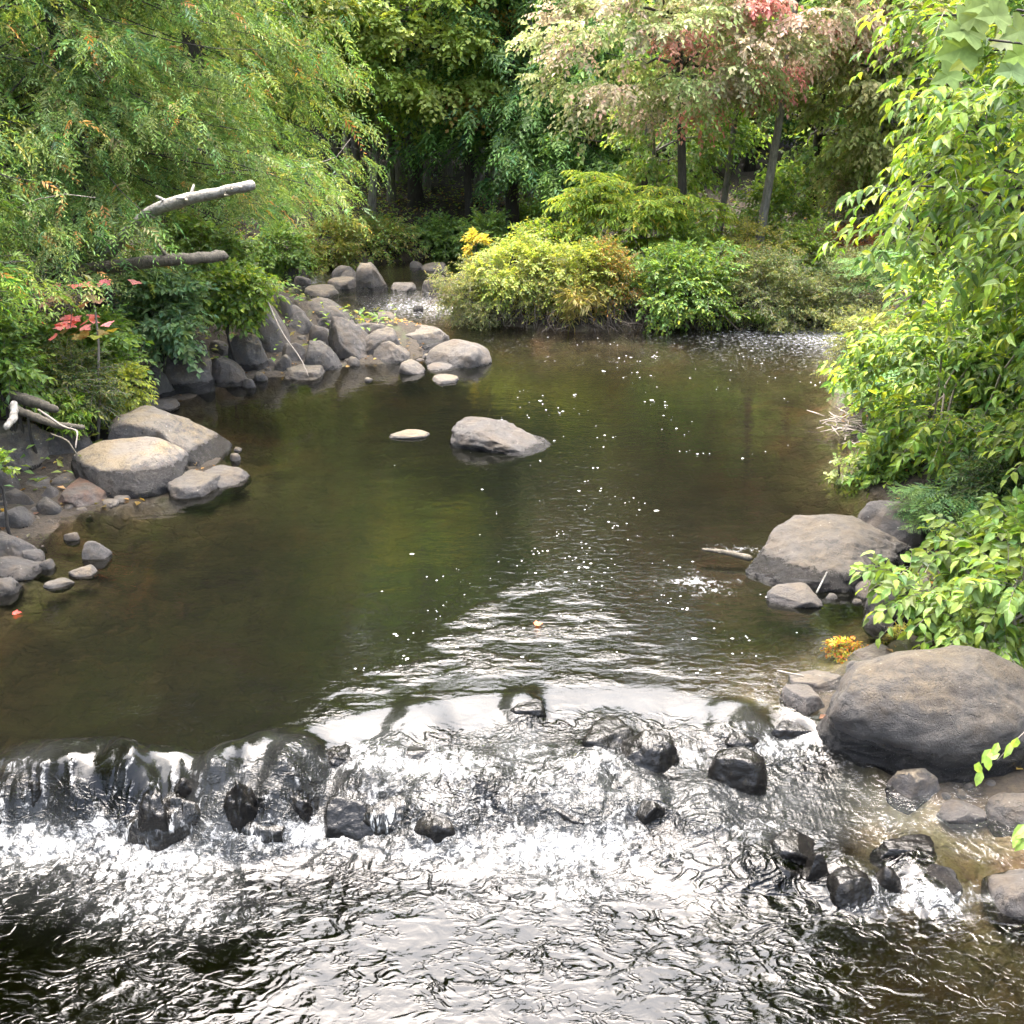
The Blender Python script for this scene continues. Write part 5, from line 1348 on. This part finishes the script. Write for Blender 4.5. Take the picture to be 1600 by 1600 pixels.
# sprigs hanging in front of the biggest boulder
for lab, (su, sv), pts, Y in [('green sprig hanging down before the biggest boulder at the right edge', (1630, 1135), [(1590, 1152), (1560, 1160), (1540, 1180), (1578, 1160), (1548, 1170), (1530, 1190), (1562, 1178), (1535, 1205)], 4.15),
                          ('green sprig poking in low at the right edge above the lowest boulder', (1640, 1290), [(1600, 1288), (1592, 1300), (1602, 1310), (1610, 1296)], 4.0)]:
    s0 = at(su, sv, Y)
    root = thing('sprig', lab, 'twig', s0)
    e = at(*pts[-1], Y)-s0
    V, F = tube(curve((.25, .1, .12), e*.75, (0, 0, .12), 7, rg, .01), np.linspace(.004, .0015, 7), 5)
    link('twig', mesh_tris('twig', V, F, smooth=True), M_TWIG, root)
    for k, (u, v) in enumerate(pts):
        p = at(u, v, Y+rg.normal(0, .03))-s0
        V, F, C = leaves(p[None], np.array([[-.5+rg.normal(0, .3), -.2+rg.normal(0, .2), -.6]]), nrm(np.array([[-.3+rg.normal(0, .3), -.7, .7]])), np.array([.085]), np.array([.045]), np.array([(.17, .26, .06)]), 'oval')
        link('leaf', mesh_tris('leaf', V, F, C), M_LEAF, root)
# red leaved maple sapling on the left bank
rs = foot(125, 560, 9.3)
root = thing('maple_sapling', 'maple sapling with tiers of red leaves on the left bank', 'sapling', rs)
V, F = tube(curve((0, 0, -.1), at(140, 440, 9.3)-rs, (.03, 0, 0), 7, rg, .01), np.linspace(.02, .006, 7), 6)
link('trunk', mesh_tris('trunk', V, F, smooth=True), M_TWIG, root)
for (u, v, n, cs) in [(128, 503, 14, [(.50, .14, .13), (.58, .21, .20)]), (150, 445, 8, [(.36, .11, .10), (.28, .12, .08)]), (120, 462, 8, [(.17, .14, .06), (.12, .12, .05)]), (66, 505, 3, [(.42, .05, .05)]), (120, 520, 12, [(.15, .15, .04), (.20, .16, .05)]), (100, 470, 6, [(.2, .12, .08)])]:
    c = at(u, v, 9.3)-rs
    for k in range(n):
        a = rg.uniform(0, 6.28)
        p = c+np.array([rg.normal(0, .13), rg.normal(0, .12), rg.normal(0, .02)])
        V, F, C = leaves(p[None], np.array([[math.cos(a), math.sin(a)-.5, -.28]]), nrm(np.array([[rg.normal(0, .15), -.35, 1.]])), np.array([.10]), np.array([.11]), pick(cs, 1, rg), 'maple')
        link('leaf', mesh_tris('leaf', V, F, C), M_LEAF, root)

# ------------------------------------------------------------------ dead wood
def log(label, pts, Y, r, mat, name='log', cat='log', seed=1, stubs=0, fungus=0, sides=10):
    rg = np.random.default_rng(seed)
    P = np.array([at(u, v, y) for (u, v), y in zip(pts, Y)])
    o = P[0].copy()
    n = 16; t = np.linspace(0, len(P)-1, n)
    Q = np.stack([np.interp(t, range(len(P)), P[:, k]) for k in range(3)], 1)-o
    for _ in range(2): Q[1:-1] = (Q[:-2]+2*Q[1:-1]+Q[2:])/4
    Q[1:-1] += rg.normal(0, r[0]*.08, (n-2, 3))
    root = thing(name, label, cat, o)
    rr = np.interp(t, np.linspace(0, len(P)-1, len(r)), r)*(1+rg.normal(0, .05, n))
    V, F = tube(Q, rr, sides)
    link('stem', mesh_tris('stem', V, F, smooth=True), mat, root)
    for k in range(stubs):
        i = int(rg.integers(3, n-2)); d = nrm(np.r_[rg.normal(0, 1, 2), abs(rg.normal())*.6])
        V, F = tube(np.array([Q[i], Q[i]+d*rr[i]*1.5, Q[i]+d*rr[i]*2.6]), [rr[i]*.4, rr[i]*.3, rr[i]*.2], 5)
        link('stub', mesh_tris('stub', V, F, smooth=True), mat, root)
    for k in range(fungus):
        i = int(rg.integers(3, n-1)); a = rg.uniform(-1.2, .4)
        v_, f_ = ico(2)
        c = Q[i]+np.array([0, -math.cos(a)*rr[i], math.sin(a)*rr[i]])
        link('bracket_fungus', mesh_tris('bracket_fungus', v_*np.array([.026, .02, .011])*rg.uniform(.6, 1.2)+c, f_, smooth=True), M_FUNG, root)
    return root
M_FUNG = mat_simple('fungus', (.55, .46, .33))
log('broken pale birch limb pointing out over the left bank', [(150, 420), (232, 328), (290, 312), (345, 300), (393, 289)], [10.6, 9.6, 9.2, 8.9, 8.6], [.062, .056, .050, .044, .040], M_BIRCH, seed=1, stubs=4, fungus=5)
log('dark mossy fallen log lying in the left bank shrubs', [(80, 430), (240, 408), (300, 404), (350, 400)], [10.2, 10.0, 10.0, 10.2], [.062, .060, .055, .05], M_LOG, seed=2, stubs=2)
log('thick mossy driftwood log upper of the two above the ridged boulder', [(20, 618), (50, 628), (88, 640)], [8.6, 8.5, 8.4], [.05, .05, .035], M_LOG, seed=3)
log('long driftwood log lower of the two above the ridged boulder', [(18, 636), (50, 650), (90, 664), (130, 668)], [8.2, 8.1, 8.0, 8.0], [.035, .034, .03, .02], M_LOG, seed=4, stubs=1)
log('pale crooked driftwood stub at the left edge on the ridged boulder', [(22, 630), (22, 652), (10, 668)], [7.9, 7.75, 7.6], [.03, .032, .024], M_BIRCH, name='driftwood', cat='driftwood', seed=5)
log('forked grey driftwood branch hanging between the two left boulders', [(60, 640), (100, 668), (122, 672), (118, 700)], [7.9, 7.7, 7.6, 7.5], [.010, .009, .008, .006], M_TWIG, name='driftwood', cat='driftwood', seed=6, stubs=3, sides=5)
log('dark bent driftwood twig over the shadowed brown boulder', [(80, 678), (106, 688), (120, 710)], [7.7, 7.55, 7.5], [.009, .008, .006], M_LOG, name='driftwood', cat='driftwood', seed=7, stubs=1, sides=5)
log('thin pale stick leaning in the shallows below the humped boulder', [(1276, 926), (1292, 894)], [6.35, 6.42], [.007, .005], M_BIRCH, name='stick', cat='stick', seed=8, sides=5)
log('wet dark driftwood at the left tip of the humped boulder', [(1098, 858), (1140, 864), (1172, 872)], [7.0, 6.95, 6.9], [.010, .022, .025], M_LOG, name='driftwood', cat='driftwood', seed=9, stubs=3, sides=7)
log('straw coloured stick across the grey rock behind the biggest boulder', [(1215, 1048), (1255, 1056)], [5.35, 5.32], [.007, .005], M_TWIG, name='stick', cat='stick', seed=10, sides=5)
log('white stick lying across the far upstream boulders', [(490, 420), (520, 437)], [19.4, 18.6], [.03, .02], M_BIRCH, name='stick', cat='stick', seed=12, sides=5)
log('pale branch reaching in at the right edge over the sloping boulder', [(1568, 1312), (1590, 1300), (1640, 1285)], [4.25, 4.25, 4.2], [.006, .008, .010], M_TWIG, name='stick', cat='stick', seed=13, sides=5)
log('long bare branch arching over the near end of the bank heap', [(418, 470), (440, 520), (470, 560), (482, 588)], [12.0, 11.5, 11.1, 10.9], [.012, .010, .008, .005], M_TWIG, name='branch', cat='branch', seed=14, sides=5, stubs=4)
# debris heap on the right shore and roots under the point: tangles nobody could count
s = Soup(); rg = np.random.default_rng(5)
c = ground(1326, 672, .05)
for k in range(90):
    a = c+np.array([rg.normal(0, .14), rg.normal(0, .2), abs(rg.normal(0, .06))]); d = nrm(np.r_[rg.normal(0, 1, 2), rg.normal(0, .35)])*rg.uniform(.05, .13)
    d[2] *= .3
    V, F = tube(np.array([a-d, a, a+d]), [.004, .008, .003], 4); s.add(V, F)
tag(link('stick_debris', s.mesh('stick_debris', True), M_TWIG), 'heap of washed up pale sticks on the right shore', 'debris', kind='stuff')
s = Soup()
for k in range(330):
    u = rg.uniform(690, 1345); x = ground(u, 508, 0)
    xe = 14.72-.0*u
    v = np.interp(u, [690, 715, 770, 900, 1050, 1200, 1345], [465, 492, 507, 518, 513, 510, 507])
    p = ground(u, v, 0)
    a = p+np.array([rg.normal(0, .08), rg.uniform(.05, .35), rg.uniform(.2, .5)])
    b_ = p+np.array([rg.normal(0, .28), rg.uniform(-.12, .02), rg.uniform(-.05, .12)])
    V, F = tube(curve(a, b_, rg.normal(0, .15, 3), 6, rg, .05), np.linspace(.012, .005, 6)*rg.uniform(.5, 1.3), 4); s.add(V, F)
tag(link('exposed_roots', s.mesh('exposed_roots', True), M_ROOT), 'tangle of bare roots hanging over the water along the undercut point', 'roots', kind='stuff')
# ground cover and litter
def cover(name, label, n, region, L, W, pal, seed, mat=M_LEAF, kind='kite', h=.1):
    rg = np.random.default_rng(seed)
    x = rg.uniform(region[0], region[1], n); y = rg.uniform(region[2], region[3], n)
    gzv, sv = ground_z(x, y)
    ok = sv > region[4]; x, y, gzv = x[ok], y[ok], gzv[ok]; m = len(x)
    P = np.c_[x, y, gzv+rg.uniform(0, h, m)]
    a = rg.uniform(0, 6.28, m)
    D = np.c_[np.cos(a), np.sin(a), rg.normal(.15, .35, m)]
    s = Soup(); ll = L*rg.uniform(.6, 1.3, m)
    s.add(*leaves(P, D, nrm(np.c_[rg.normal(0, .4, (m, 2)), np.ones(m)]), ll, ll*W/L, pick(pal, m, rg), kind))
    tag(link(name, s.mesh(name), mat), label, 'ground cover', kind='stuff')
cover('undergrowth', 'low leafy plants covering the wooded banks', 26000, (-9, 9, 4, 26, .55), .09, .045, GREEN+BRT[:1]+OLV[:2], 3, h=.22)
cover('leaf_litter', 'fallen brown and yellow leaves on the banks', 16000, (-8, 8, 4, 25, .05), .06, .04, [(.12, .07, .03), (.20, .11, .04), (.06, .04, .02), (.26, .18, .05)], 4, h=.015)
# foam flecks and leaves drifting on the pool
def flecks():
    rg = np.random.default_rng(6); V, F, k = [], [], 0
    m = 0
    while m < 320:
        r = rg.random()
        if m and rg.random() < .62:                # most flecks trail one another along the current
            u, v = u+rg.normal(0, 13), v+rg.normal(0, 4); r = 9
        elif m == 0: u, v = 900, 700
        if r < .55: u, v = rg.normal(930, 85), rg.uniform(520, 900)
        elif r < .8: u, v = rg.uniform(560, 1240), rg.uniform(860, 1075)
        elif r < .9: u, v = rg.uniform(960, 1330), rg.uniform(525, 640)
        elif r < 2: u, v = rg.uniform(350, 1250), rg.uniform(650, 1080)
        p = ground(u, v, 0)
        if sdist(np.array([p[0]]), np.array([p[1]]))[0] > -.1: continue
        lv = np.interp(p[0], LIPW[:, 0], LIPW[:, 1])
        if p[1] < lv+.28: continue
        s = np.exp(rg.normal(-6.0, .5))*(1.2 if v < 650 else .9)
        a = np.arange(7)*2*math.pi/7
        rr = s*(1+rg.normal(0, .25, 7))
        V.append(np.c_[p[0]+np.cos(a)*rr*2.3, p[1]+np.sin(a)*rr*1.1, np.full(7, .009)]); V.append(np.array([[p[0], p[1], .012]]))
        F += [(k+i, k+(i+1) % 7, k+7) for i in range(7)]; k += 8; m += 1
    return mesh_tris('foam', np.concatenate(V), np.array(F), smooth=True)
tag(link('foam', flecks(), mat_simple('foam_white', (.75, .75, .73), .6)), 'small white foam flecks drifting on the pool', 'foam', kind='stuff')
for lab, uv, c in [('red fallen leaf on the water at the left edge', (20, 958), (.5, .06, .05)), ('small orange leaf drifting above the weir', (835, 975), (.5, .15, .05))]:
    p = ground(*uv, .012)
    V, F, C = leaves(np.zeros((1, 3)), np.array([[1., .2, 0]]), np.array([[0, 0, 1.]]), np.array([.06]), np.array([.06]), np.array([c]), 'maple')
    tag(link('fallen_leaf', mesh_tris('fallen_leaf', V, F, C), M_LEAF, loc=p), lab, 'leaf')
